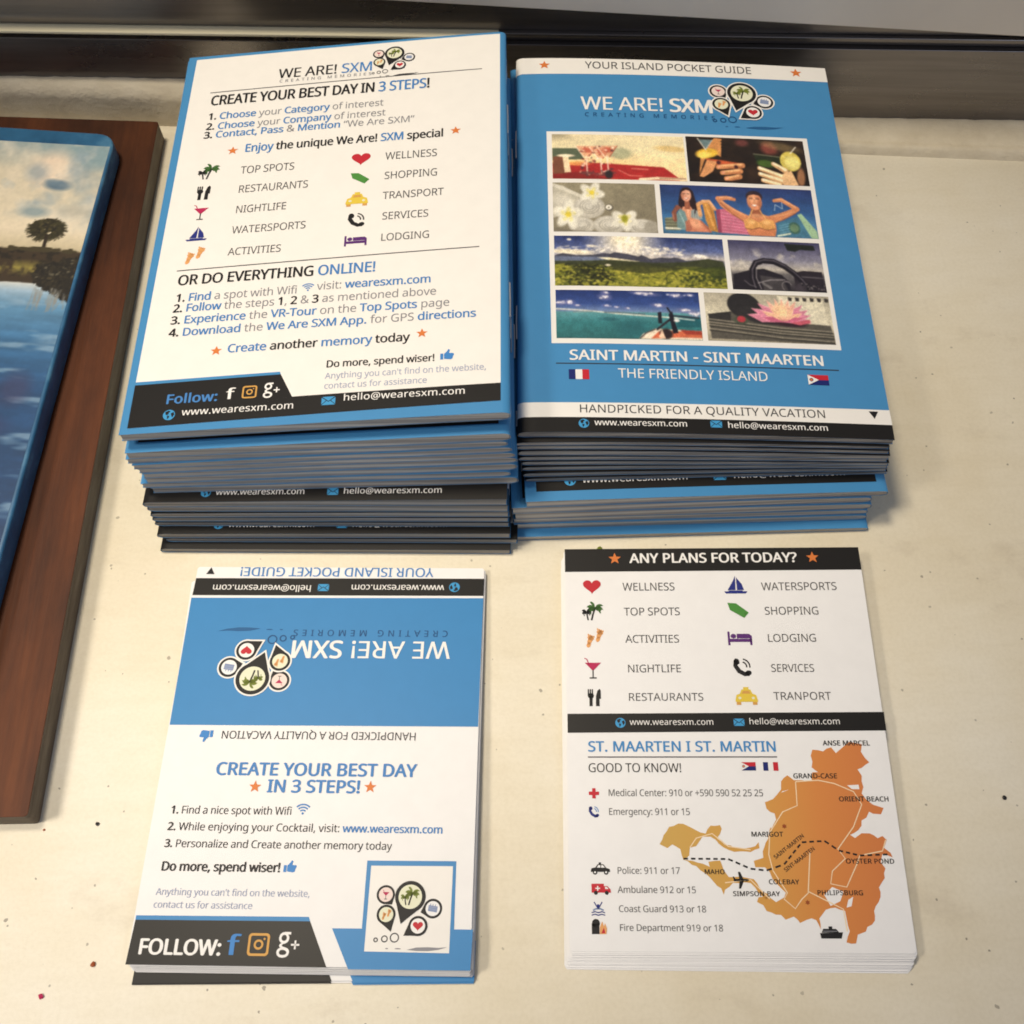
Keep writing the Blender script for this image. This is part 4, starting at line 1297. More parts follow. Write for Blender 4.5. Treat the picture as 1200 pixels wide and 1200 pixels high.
PICS = {k[4:]: v for k, v in list(globals().items()) if k.startswith('pic_')}


def vcol_mat(name, rough=0.42, gain=(1, 1, 1)):
    m = mat(name, (0.5, 0.5, 0.5), rough)
    t = NT(m)
    a = t.n('ShaderNodeAttribute', _attribute_name='Col')
    g = t.mix(None, 1.0, (a, 0), gain, 'MULTIPLY')
    t.l(g, 2, t.b, 'Base Color')
    return m


PHOTO_MAT = vcol_mat('printed_photo', 0.30, (1.0, 1.0, 1.0))


def picture(name, c, quad, lay, parent, surf, m, grain=0.0):
    """a picture canvas mapped on a quad given as top-left, top-right, bottom-right, bottom-left (u, v)"""
    q = [np.array(p, float) for p in quad]
    if grain:
        im = c.img
        for ax in (0, 1):                          # print softness
            im = 0.5 * im + 0.25 * (np.roll(im, 1, ax) + np.roll(im, -1, ax))
        im[0], im[-1], im[:, 0], im[:, -1] = c.img[0], c.img[-1], c.img[:, 0], c.img[:, -1]
        c.img = im * 1.06 + 0.02
        c.mul(c.field(20, 10, 5), 0.09)
        c.img = np.clip(c.img * (1 + RNG.normal(0, grain, c.img.shape[:2]))[..., None], 0, 1)
    vs, fs = [], []
    for j in range(c.ny):
        t = j / (c.ny - 1)
        for i in range(c.nx):
            s = i / (c.nx - 1)
            p = (q[0] * (1 - s) + q[1] * s) * (1 - t) + (q[3] * (1 - s) + q[2] * s) * t
            vs.append(surf(p[0], p[1], 0.05 + 0.028 * lay))
    for j in range(c.ny - 1):
        for i in range(c.nx - 1):
            a = j * c.nx + i
            fs.append((a + c.nx, a + c.nx + 1, a + 1, a))
    me = mesh(name, vs, fs)
    at = me.color_attributes.new('Col', 'FLOAT_COLOR', 'POINT')
    rgb = lin(np.clip(c.img.reshape(-1, 3), 0, 1))
    at.data.foreach_set('color', np.concatenate([rgb, np.ones((len(rgb), 1))], 1).astype(np.float32).ravel())
    return link(name, me, parent, [m])


def rect_quad(q):
    """square up a measured picture corner list to an upright rectangle"""
    x0 = (q[0][0] + q[3][0]) / 2
    x1 = (q[1][0] + q[2][0]) / 2
    y1 = (q[0][1] + q[1][1]) / 2
    y0 = (q[2][1] + q[3][1]) / 2
    return [(x0, y1), (x1, y1), (x1, y0), (x0, y0)]


LOGO_NAMES = {'lb': 'logo', 'rb': 'logo', 'lc': 'logo', 'rc': 'logo'}


def lay_out(key, parent, surf, only=None):
    """all the printing of one cover, each piece its own mesh under the cover"""
    for it in LAYOUT[key]:
        k = it[0]
        if only and it[1] not in only:
            continue
        if k == 'T':
            lettering(it[2], it[3], it[4], it[5], it[6], it[7], it[8]).build(it[1], parent, surf)
        elif k == 'I':
            s = Shape()
            s.add(icon(it[1], it[6]), it[2], it[3], it[4], it[5], 2)
            s.build(it[1] + '_icon', parent, surf)
        elif k == 'P':
            s = Shape()
            p = it[2]
            if len(p) == 4:
                L = max(np.hypot(p[1][0] - p[0][0], p[1][1] - p[0][1]), np.hypot(p[2][0] - p[3][0], p[2][1] - p[3][1]))
                H = max(np.hypot(p[3][0] - p[0][0], p[3][1] - p[0][1]), np.hypot(p[2][0] - p[1][0], p[2][1] - p[1][1]))
                ts = None
                if key in ('lb', 'rb') and L > 60:
                    us_ = np.array([0, .15, .4, .8, 1.3, 1.9, 2.4] + list(np.linspace(5, 100, 20)) + [105 - q for q in (2.4, 1.9, 1.3, .8, .4, .15, 0)])
                    x0, x1 = (p[0][0] + p[3][0]) / 2, (p[1][0] + p[2][0]) / 2
                    ts = [0.0] + [(u - x0) / (x1 - x0) for u in us_ if x0 + .02 < u < x1 - .02] + [1.0]
                s.quad(p, it[3], it[4], max(1, int(L / 4)), max(1, int(H / 10)), ts)
            else:
                s.poly(p, it[3], it[4])
            s.build(it[1], parent, surf)
        elif k == 'F':
            picture('photo', PICS[it[1]](), rect_quad(it[2]), 2, parent, surf, PHOTO_MAT, 0.05)
        elif k == 'L':
            s = Shape()
            w = it[3]
            if w > 0:
                s.stroke(it[2], w, it[4], it[5])
            else:                                  # dashed
                for a, b in zip(it[2][:-1], it[2][1:]):
                    a, b = np.array(a), np.array(b)
                    n = max(1, int(np.hypot(*(b - a)) / 1.7))
                    for i in range(n):
                        s.stroke([a + (b - a) * i / n, a + (b - a) * (i + .6) / n], -w, it[4], it[5])
            s.build(it[1], parent, surf)
        elif k == 'G':
            a, b, v, rot, outline, rc, sw = it[1:]
            s = Shape()
            sc = abs(b - a) / 580.0
            s.add(emblem(outline, rc, sw), a, v, sc, rot, 2)
            s.build('logo', parent, surf)


# ------------------------------------------------------------------ materials of the place
def table_material():
    m = mat('cream_paint', (0.7, 0.6, 0.45), 0.42)
    t = NT(m)
    big = t.noise((9, 9, 9), 5, 0.6)
    rp = t.ramp([(0.30, (0.68, 0.60, 0.44)), (0.50, (0.745, 0.68, 0.535)), (0.72, (0.785, 0.74, 0.63))])
    t.l(big, 0, rp, 0)
    streak = t.noise((40, 220, 40), 4, 0.6)
    sr = t.ramp([(0.35, (0.975, 0.97, 0.955)), (0.6, (1, 1, 1))])
    t.l(streak, 0, sr, 0)
    a = t.mix(None, 1.0, (rp, 0), (1, 1, 1), 'MULTIPLY')
    t.l(sr, 0, a, 7)
    # small dirt specks of several sizes
    cur = a
    for sc, th_, seed, dens in ((150, 0.075, 0.0, 0.84), (62, 0.026, 3.1, 0.74), (380, 0.12, 7.7, 0.88)):
        mp = t.coord((sc, sc, 1))
        mp.inputs['Location'].default_value = (seed, seed * 1.7, 0)
        wob = t.n('ShaderNodeTexNoise', Scale=3.0, Detail=3)
        t.l(mp, 0, wob, 'Vector')
        vm = t.n('ShaderNodeMix', _data_type='RGBA', _blend_type='LINEAR_LIGHT')
        vm.inputs[0].default_value = 0.12
        t.l(mp, 0, vm, 6)
        t.l(wob, 1, vm, 7)
        vo = t.n('ShaderNodeTexVoronoi', Scale=1.0, Randomness=1.0)
        t.l(vm, 2, vo, 'Vector')
        lt = t.n('ShaderNodeMath', _operation='LESS_THAN')
        t.l(vo, 0, lt, 0)
        lt.inputs[1].default_value = th_
        pick = t.noise((7 + seed, 7, 7), 2)
        gt = t.n('ShaderNodeMath', _operation='GREATER_THAN')
        sep = t.n('ShaderNodeSeparateColor')
        t.l(vo, 1, sep, 0)
        t.l(sep, 0, gt, 0)
        gt.inputs[1].default_value = dens
        mu = t.n('ShaderNodeMath', _operation='MULTIPLY')
        t.l(lt, 0, mu, 0)
        t.l(gt, 0, mu, 1)
        mu2 = t.n('ShaderNodeMath', _operation='MULTIPLY')
        t.l(mu, 0, mu2, 0)
        t.l(pick, 0, mu2, 1)
        cur = t.mix(mu2, 0, (cur, 2), (0.04, 0.025, 0.014))
    scr = t.noise((9, 420, 9), 5, 0.75)
    s1 = t.ramp([(0.66, (0, 0, 0)), (0.72, (0.22, 0.22, 0.22))])
    t.l(scr, 0, s1, 0)
    cur = t.mix(s1, 0, (cur, 2), (0.50, 0.43, 0.32))
    scr2 = t.noise((300, 14, 9), 5, 0.75)
    s4 = t.ramp([(0.69, (0, 0, 0)), (0.75, (0.18, 0.18, 0.18))])
    t.l(scr2, 0, s4, 0)
    cur = t.mix(s4, 0, (cur, 2), (0.50, 0.43, 0.32))
    grn = t.noise((900, 900, 900), 3, 0.6)
    s5 = t.ramp([(0.3, (0.95, 0.945, 0.93)), (0.6, (1, 1, 1))])
    t.l(grn, 0, s5, 0)
    gm = t.mix(None, 1.0, (cur, 2), (1, 1, 1), 'MULTIPLY')
    t.l(s5, 0, gm, 7)
    cur = gm
    st = t.noise((22, 34, 22), 6, 0.7)
    s2 = t.ramp([(0.57, (0, 0, 0)), (0.80, (0.50, 0.50, 0.50))])
    t.l(st, 0, s2, 0)
    cur = t.mix(s2, 0, (cur, 2), (0.42, 0.34, 0.24))
    t.l(cur, 2, t.b, 'Base Color')
    bn = t.noise((160, 240, 160), 5, 0.6)
    t.bump(bn, 0, 0.18, 0.0006)
    return m


def plaster_material():
    m = mat('rough_plaster', (0.6, 0.52, 0.4), 0.75)
    t = NT(m)
    nz = t.noise((60, 60, 90), 6, 0.65)
    rp = t.ramp([(0.3, (0.58, 0.50, 0.36)), (0.55, (0.68, 0.60, 0.45)), (0.75, (0.74, 0.66, 0.51))])
    t.l(nz, 0, rp, 0)
    t.l(rp, 0, t.b, 'Base Color')
    b = t.noise((220, 220, 300), 6, 0.7)
    t.bump(b, 0, 0.55, 0.0015)
    return m


def metal_material(name, base, rough):
    m = mat(name, base, rough, 0.85)
    t = NT(m)
    nz = t.noise((14, 60, 420), 4, 0.6)
    rp = t.ramp([(0.3, tuple(c * 0.86 for c in base)), (0.7, tuple(c * 1.14 for c in base))])
    t.l(nz, 0, rp, 0)
    t.l(rp, 0, t.b, 'Base Color')
    n2 = t.noise((30, 30, 60), 5, 0.6)
    r2 = t.ramp([(0.3, (rough * .8,) * 3), (0.7, (rough * 1.25,) * 3)])
    t.l(n2, 0, r2, 0)
    t.l(r2, 0, t.b, 'Roughness')
    return m


def wood_material():
    m = mat('stained_wood', (0.12, 0.04, 0.015), 0.55, 0.0, 0.25)
    t = NT(m)
    nz = t.noise((55, 9, 40), 7, 0.7)
    rp = t.ramp([(0.25, (0.040, 0.012, 0.004)), (0.5, (0.084, 0.025, 0.007)), (0.75, (0.135, 0.043, 0.012))])
    t.l(nz, 0, rp, 0)
    blot = t.noise((16, 10, 16), 5, 0.6)
    fine = t.noise((600, 26, 300), 3, 0.5)
    r2 = t.ramp([(0.35, (0.84, 0.82, 0.80)), (0.6, (1, 1, 1))])
    t.l(fine, 0, r2, 0)
    a = t.mix(None, 1.0, (rp, 0), (1, 1, 1), 'MULTIPLY')
    t.l(r2, 0, a, 7)
    r3 = t.ramp([(0.36, (0.45, 0.42, 0.40)), (0.62, (1.25, 1.15, 1.05))])
    t.l(blot, 0, r3, 0)
    a2 = t.mix(None, 1.0, (a, 2), (1, 1, 1), 'MULTIPLY')
    t.l(r3, 0, a2, 7)
    t.l(a2, 2, t.b, 'Base Color')
    t.bump(fine, 0, 0.25, 0.0005)
    return m


def page_material(name, k):
    m = mat(name, (0.2, 0.19, 0.18), 0.7)
    t = NT(m)
    nz = t.noise((9, 9, 2600), 3, 0.65)
    rp = t.ramp([(p, tuple(c * k for c in q)) for p, q in ((0.34, (0.05, 0.048, 0.045)), (0.44, (0.22, 0.21, 0.20)), (0.58, (0.34, 0.325, 0.30)), (0.70, (0.60, 0.58, 0.53)))])
    t.l(nz, 0, rp, 0)
    t.l(rp, 0, t.b, 'Base Color')
    t.bump(nz, 0, 0.35, 0.0003)
    return m


def card_edge_material(name, k):
    m = mat(name, (0.7, 0.7, 0.7), 0.6)
    t = NT(m)
    nz = t.noise((20, 20, 1500), 3, 0.6)
    rp = t.ramp([(0.3, (0.50 * k, 0.49 * k, 0.49 * k)), (0.65, (0.78 * k, 0.77 * k, 0.76 * k))])
    t.l(nz, 0, rp, 0)
    t.l(rp, 0, t.b, 'Base Color')
    return m


TABLE_M, PLASTER_M = table_material(), plaster_material()
METAL_M = metal_material('brushed_steel', (0.205, 0.19, 0.185), 0.30)
HIGHLIGHT_M = mat('edge_highlight_paint', (0.78, 0.72, 0.52), 0.35)  # cream colour stands in for light caught on the steel edge
WOOD_M, CARD_M, CARD_GREY_M = wood_material(), card_edge_material('card_stock', 1.0), card_edge_material('inked_card_stock', 0.45)
PAGE_M, PAGE_DARK_M = page_material('page_edges', 1.5), page_material('dark_bleed_page_edges', 1.05)
LIP_M = mat('cover_cut_edge', (0.30, 0.32, 0.35), 0.6)
LIP_DARK_M = mat('dark_cover_cut_edge', (0.15, 0.147, 0.143), 0.6)
STAPLE_M = mat('staple_wire', (0.55, 0.56, 0.58), 0.32, 0.95)


# ------------------------------------------------------------------ the sill the things stand on, and what runs along its back
def solid(name, m, bottom, top, parent=None, bevel=0.0, smooth=False):
    """prism between two outlines of the same length, optionally with rounded edges"""
    n = len(bottom)
    vs = list(bottom) + list(top)
    fs = [list(range(n))[::-1], list(range(n, 2 * n))]
    for i in range(n):
        j = (i + 1) % n
        fs.append([i, j, n + j, n + i])
    me = mesh(name, vs, fs)
    bm = bmesh.new()
    bm.from_mesh(me)
    bmesh.ops.recalc_face_normals(bm, faces=bm.faces)
    if bevel:
        bmesh.ops.bevel(bm, geom=bm.edges[:], offset=bevel * U, segments=3, affect='EDGES', profile=0.5, clamp_overlap=True)
    bm.to_mesh(me)
    bm.free()
    if smooth:
        me.polygons.foreach_set('use_smooth', [True] * len(me.polygons))
    return link(name, me, parent, [m])


def wall_line(x, off=0.0):
    """y of the steel plate's foot at this x (5 degrees off the frame), 'off' millimetres behind it"""
    return 318.0 - (x - 124.0) * math.tan(R(5.0)) + off


def back_line(x):
    """y where the flat sill ends"""
    return 333.0 - (x + 122.0) * 0.121


def table():
    xs = np.linspace(-420, 420, 43)
    vs, fs = [], []
    ys = np.linspace(0, 1, 31)
    for t in ys:
        for x in xs:
            y1 = wall_line(x) - 1.0
            vs.append((x, -170 + t * (y1 + 170), 0))
    n = len(xs)
    for j in range(len(ys) - 1):
        for i in range(n - 1):
            a = j * n + i
            fs.append((a, a + 1, a + n + 1, a + n))
    b = len(vs)
    vs += [(-420, -170, -25), (420, -170, -25)]
    fs.append((0, b, b + 1, n - 1))
    fs.append(tuple(range(n - 1, -1, -1)) if False else (0, n - 1, b + 1, b))
    me = mesh('tabletop', vs, fs[:-1])
    o = link('tabletop', me, None, [TABLE_M])
    return tag(o, kind='structure', label='cream painted sill with dirt specks under the piles of booklets')


table()


def curb():
    """rough plaster filling between the sill and the steel plate: steep on the left, a low flat ledge on the right"""
    nx, nt = 220, 22
    rng = np.random.default_rng(3)
    vs, fs = [], []
    ph = rng.uniform(0, 6.28, 24)
    fr = rng.uniform(0.05, 0.9, 24)
    for i in range(nx):
        x = -330 + 660 * i / (nx - 1)
        k = np.clip((x + 40) / 110, 0, 1)
        k = k * k * (3 - 2 * k)                    # 0 steep profile on the left, 1 ledge on the right
        y0, y1 = back_line(x) - 0.6, wall_line(x) + 1.5
        h_left, h_right = 16.2, 3.4
        wob = sum(math.sin(fr[q] * x + ph[q]) for q in range(12)) / 12
        for j in range(nt):
            t = j / (nt - 1)
            zl = h_left * (min(1, t / 0.85) ** 0.9) + wob * 0.5 * t
            yl = y0 + (y1 - y0) * (0.15 * t + 0.85 * max(0, (t - 0.55) / 0.45) ** 2)
            lip = 2.6 * min(1, t / 0.12)
            zr = lip + (h_right - 2.6) * t - 0.5 * math.exp(-((t - 0.28) / 0.07) ** 2) + (wob * 0.8 - 0.3) * max(0, (t - 0.85) / 0.15)
            yr = y0 + (y1 - y0) * t
            n_ = 0.22 * math.sin(0.61 * x + 5 * t + ph[j % 24]) * math.sin(0.33 * x + ph[(j * 3) % 24] + 9 * t)
            vs.append((x, yl * (1 - k) + yr * k, (zl * (1 - k) + zr * k) + n_ * (1 - 0.6 * k) * (1 if t > 0 else 0) - (0.3 if j == 0 else 0)))
    for i in range(nx - 1):
        for j in range(nt - 1):
            a = i * nt + j
            fs.append((a, a + nt, a + nt + 1, a + 1))
    me = mesh('plaster_curb', vs, fs, smooth=True)
    o = link('plaster_curb', me, None, [PLASTER_M])
    return tag(o, kind='structure', label='rough beige plaster strip between the sill and the steel rail')


curb()


def rail():
    root = empty('window_rail', (0, wall_line(0), 0))
    tag(root, 'dark brushed steel rail with a painted edge highlight along the back of the sill', 'rail')

    def bar(name, m, z0, z1, front, depth, x0=-330, x1=330, bev=0.25):
        def pt(x, off, z):
            return (x, wall_line(x, off) - wall_line(0), z)
        return solid(name, m, [pt(x0, front, z0), pt(x1, front, z0), pt(x1, front + depth, z0), pt(x0, front + depth, z0)],
                     [pt(x0, front, z1), pt(x1, front, z1), pt(x1, front + depth, z1), pt(x0, front + depth, z1)], root, bev)
    bar('face_plate', METAL_M, -0.5, 33.0, 0.0, 8.0)
    bar('groove', METAL_M, 33.1, 36.4, 2.2, 6.0, bev=0.2)
    bar('painted_highlight', HIGHLIGHT_M, 36.6, 37.7, -2.4, 10.4, -330, 3.0, 0.3)  # left part of the edge, its highlight put into the colour
    bar('edge_strip', METAL_M, 36.5, 38.0, -0.6, 8.6, 3.1, 330, 0.3)
    bar('upper_plate', METAL_M, 38.1, 95.0, 1.2, 7.0)
    return root


rail()


def back_board():
    def pt(x, off, z):
        return (x, wall_line(x, off), z)
    f = [pt(-330, -1.5, 66.0), pt(330, -1.5, 32.6), pt(330, -1.5, 95), pt(-330, -1.5, 95)]
    b = [pt(-330, 1.0, 66.0), pt(330, 1.0, 32.6), pt(330, 1.0, 95), pt(-330, 1.0, 95)]
    m = mat('pale_grey_paint', (0.52, 0.47, 0.40), 0.55)
    t = NT(m)
    nz = t.noise((20, 20, 20), 5)
    rp = t.ramp([(0.3, (0.80, 0.73, 0.63)), (0.7, (0.88, 0.81, 0.70))])
    t.l(nz, 0, rp, 0)
    t.l(rp, 0, t.b, 'Base Color')
    o = solid('wall_trim', m, f, b, None, 0.4)
    return tag(o, 'pale grey trim board sloping down above the right end of the steel rail', 'trim')


back_board()

# ------------------------------------------------------------------ wooden board and the painted panel lying on it
def rounded(pts, r, n=5):
    out = []
    m = len(pts)
    for i in range(m):
        p, a, b = np.array(pts[i], float), np.array(pts[i - 1], float), np.array(pts[(i + 1) % m], float)
        da, db = (a - p) / np.hypot(*(a - p)), (b - p) / np.hypot(*(b - p))
        for k in range(n + 1):
            t = k / n
            q0, q1, q2 = p + da * r, p, p + db * r
            q = q0 * (1 - t) ** 2 + 2 * q1 * t * (1 - t) + q2 * t * t
            out.append((q[0], q[1]))
    return out


def board():
    o_pts = rounded([(-340, 350.0), (-123.6, 326.2), (-129.6, 72.6), (-340, 78)], 1.3)
    bx, by = -230, 200
    low = [(x - bx, y - by, 0.0) for x, y in o_pts]
    top = [(x - bx, y - by, 8.0) for x, y in o_pts]
    o = solid('wooden_board', WOOD_M, low, top, None, 0.45)
    side = mat('worn_board_edge', (0.13, 0.10, 0.07), 0.7)
    t = NT(side)
    nz = t.noise((40, 40, 260), 5, 0.65)
    rp = t.ramp([(0.3, (0.07, 0.05, 0.035)), (0.55, (0.14, 0.11, 0.078)), (0.75, (0.22, 0.18, 0.13))])
    t.l(nz, 0, rp, 0)
    t.l(rp, 0, t.b, 'Base Color')
    o.data.materials.append(side)
    for p in o.data.polygons:
        if abs(p.normal.z) < 0.5:
            p.material_index = 1
    o.location = (bx * U, by * U, 0.00005)
    tag(o, 'reddish brown stained wooden board lying flat under the painted panel', 'board')


board()


def painted_panel():
    root = empty('painted_panel', (-215, 200, 8.1))
    tag(root, 'small painted panel of a tree beside water, blue sides, lying on the wooden board', 'painting')
    c0 = np.array((-215.0, 200.0))
    out = [(-300, 338.0), (-134.9, 312.2), (-145.7, 152.0), (-149.5, 96.0), (-300, 106.0)]
    pts = rounded(out, 7.0, 6)
    blue = mat('blue_side_paint', (0.030, 0.12, 0.24), 0.35)
    t = NT(blue)
    nz = t.noise((70, 70, 160), 5, 0.6)
    rp = t.ramp([(0.3, (0.018, 0.08, 0.17)), (0.55, (0.032, 0.13, 0.26)), (0.78, (0.10, 0.26, 0.40))])
    t.l(nz, 0, rp, 0)
    t.l(rp, 0, t.b, 'Base Color')
    low = [(x - c0[0], y - c0[1], 0) for x, y in pts]
    top = [(x - c0[0], y - c0[1], 7.6) for x, y in pts]
    body = solid('panel_body', blue, low, top, root, 1.6, True)
    # painted face: sky, tree on a bank, bush, water
    c = Canvas(0, 0, 130, 205, 300)                # millimetres from the top-left, y down; right edge is x = 130
    c.vg([(0, (150, 165, 160)), (14, (208, 198, 168)), (40, (226, 212, 178)), (50, (190, 176, 138))])
    f = c.field(9, 12)
    c.put(np.clip((.50 - f) * 4, 0, 1) * np.clip((40 - c.Y) / 14, 0, 1) * .55, (128, 150, 160))
    c.put(np.clip((c.field(10, 14) - .5) * 4, 0, 1) * np.clip((44 - c.Y) / 14, 0, 1) * .8, (232, 216, 184))
    c.el(124, 4, 15, 6, (132, 158, 160), 8, .9, .9)
    c.el(112, 12, 7, 8, (232, 212, 182), 20, .9)
    c.el(115.5, 19.5, 4.6, 2.2, (92, 116, 130), 3, .7, .95)
    c.el(114, 18.2, 3.0, 1.4, (110, 132, 142), 10, .8, .9)
    c.el(107, 14, 4, 4, (132, 150, 156), 24, .95, .6)
    c.put(np.clip((c.field(14, 20, 4) - .56) * 5, 0, 1) * np.clip((42 - c.Y) / 14, 0, 1) * .7, (150, 166, 168))
    c.put(np.clip((c.field(12, 18, 4) - .50) * 4, 0, 1) * np.clip((46 - c.Y) / 14, 0, 1) * .6, (240, 226, 196))
    c.el(110, 32, 5, 2.4, (128, 148, 150), 0, .9, .8)
    c.el(124, 31, 5, 2.4, (176, 172, 152), 0, .9, .6)
    bank = np.clip((c.Y - (48.6 - 1.0 * c.field(24, 2))) / 0.8, 0, 1)
    c.put(bank, (60, 48, 32))
    g = c.field(50, 70, 3)
    c.put(bank * np.clip((g - .52) * 6, 0, 1), (38, 32, 22))
    c.put(bank * np.clip((c.field(50, 70, 3) - .45) * 4, 0, 1) * np.clip(1 - abs(c.Y - 56.5) / 4, 0, 1) * np.clip((121 - c.X) / 5, 0, 1), (146, 134, 62))
    for k in range(420):                           # crown of the round tree
        a, r_ = RNG.uniform(0, 6.28), math.sqrt(RNG.uniform(0, 1))
        x, y = 116.2 + 5.7 * r_ * math.cos(a), 39.2 + 4.3 * r_ * math.sin(a)
        c.el(x, y, RNG.uniform(.35, .7), RNG.uniform(.3, .6), [(40, 36, 22), (58, 54, 30), (30, 27, 20), (80, 72, 42)][k % 4], 0, .7)
    for k in range(150):                           # ragged frond tips round the crown
        a = RNG.uniform(0, 6.28)
        r0, r1 = RNG.uniform(.6, .9), RNG.uniform(1.0, 1.28)
        c.ln([(116.2 + 5.8 * r0 * math.cos(a), 39.2 + 4.4 * r0 * math.sin(a)), (116.2 + 5.8 * r1 * math.cos(a + .1), 39.2 + 4.4 * r1 * math.sin(a + .1) + .5)], .45, [(40, 36, 22), (62, 58, 34)][k % 2], .9, .2)
    c.ln([(116.8, 42), (117.2, 49.6)], 1.1, (44, 34, 24), 1, 1.5)
    for k in range(60):
        c.el(RNG.uniform(105, 129), 48.5 + RNG.uniform(-1.0, .5), RNG.uniform(.5, 1.5), RNG.uniform(.3, .8), (66, 58, 36), 0, .7)
    water = np.clip((c.Y - 62.4 - 1.0 * (c.field(20, 2) - .5)) / .6, 0, 1)
    wy = np.interp(c.Y, [62, 66, 72, 86, 104, 205], [0, 1, 2, 3, 4, 5])
    cols = np.array([(216, 214, 198), (158, 186, 200), (92, 138, 166), (58, 106, 142), (32, 72, 110), (18, 48, 84)], float)
    wc = np.stack([np.interp(wy, range(6), cols[:, i]) for i in range(3)], -1) / 255
    wv = c.field(8, 80, 3)
    wc = wc * (1 + .28 * (wv[..., None] - .5))
    c.img = c.img * (1 - water[..., None]) + wc * water[..., None]
    c.put(water * np.clip((c.field(8, 60, 3) - .60) * 6, 0, 1) * .6, (150, 176, 190))
    c.el(121, 104, 5, 6, (60, 58, 88), 10, .9, .6)
    c.el(114, 118, 8, 4, (56, 58, 96), 0, .9, .5)
    for k in range(1000):                          # dark bush at the right, over the water's edge
        a = RNG.uniform(0, 1)
        x = 117.5 + 12.5 * a + RNG.normal(0, .8)
        y0, y1 = 51 + 4 * (1 - a), 61 + 8.5 * a ** .8
        y = RNG.uniform(y0, y1)
        c.el(x, y, RNG.uniform(.25, .7), RNG.uniform(.3, .8), [(34, 30, 22), (48, 42, 28), (26, 24, 18), (70, 62, 42), (96, 90, 70)][min(4, int(RNG.exponential(1.2)))], RNG.uniform(-40, 40), .7)
    for k in range(30):
        x = RNG.uniform(118, 129)
        c.ln([(x, 66 + RNG.uniform(-2, 4)), (x + RNG.uniform(-1, 1), 70 + RNG.uniform(-1, 4))], .45, (140, 140, 130), .6)
    c.mul(c.field(120, 180, 2), .035)
    mt = vcol_mat('brush_painting', 0.40, (0.98, 0.98, 1.06))
    # right edge of the face follows the panel's right side, inset by the blue rim
    tr, br = np.array((-136.2, 306.0)), np.array((-150.6, 101.0))
    d = np.array((-1.0, 0.14))
    q = [tr + d * 130, tr, br, br + d * 130]
    picture('painted_face', c, [p - c0 for p in q], 0, body, lambda u, v, h: (u, v, 7.62 + h), mt)


painted_panel()


# ------------------------------------------------------------------ booklets
class Pile:
    """stack frame: level surfaces from the flat sill (level 0) to the fitted top surface (level 1)"""
    def __init__(self, cx, cy, rz, zc, sx, sy, bulge, side):
        self.c, self.rz, self.zc, self.sx, self.sy, self.bulge, self.side = (cx, cy), rz, zc, sx, sy, bulge, side
        self.ca, self.sa = math.cos(rz), math.sin(rz)

    def z(self, lev, x, y):
        dx, dy = x - self.c[0], y - self.c[1]
        u, v = dx * self.ca + dy * self.sa, -dx * self.sa + dy * self.ca
        s = np.clip((u + 52.5) / 105, 0, 1)
        if self.side == 'R':
            s = 1 - s
        B = 2.07 * s ** 0.6 * (1 - s)
        return lev * (self.zc + self.sx * u + self.sy * v) + self.bulge * B * lev ** 1.5


BW, BH = 105.0, 148.0
rnd = random.Random(4)


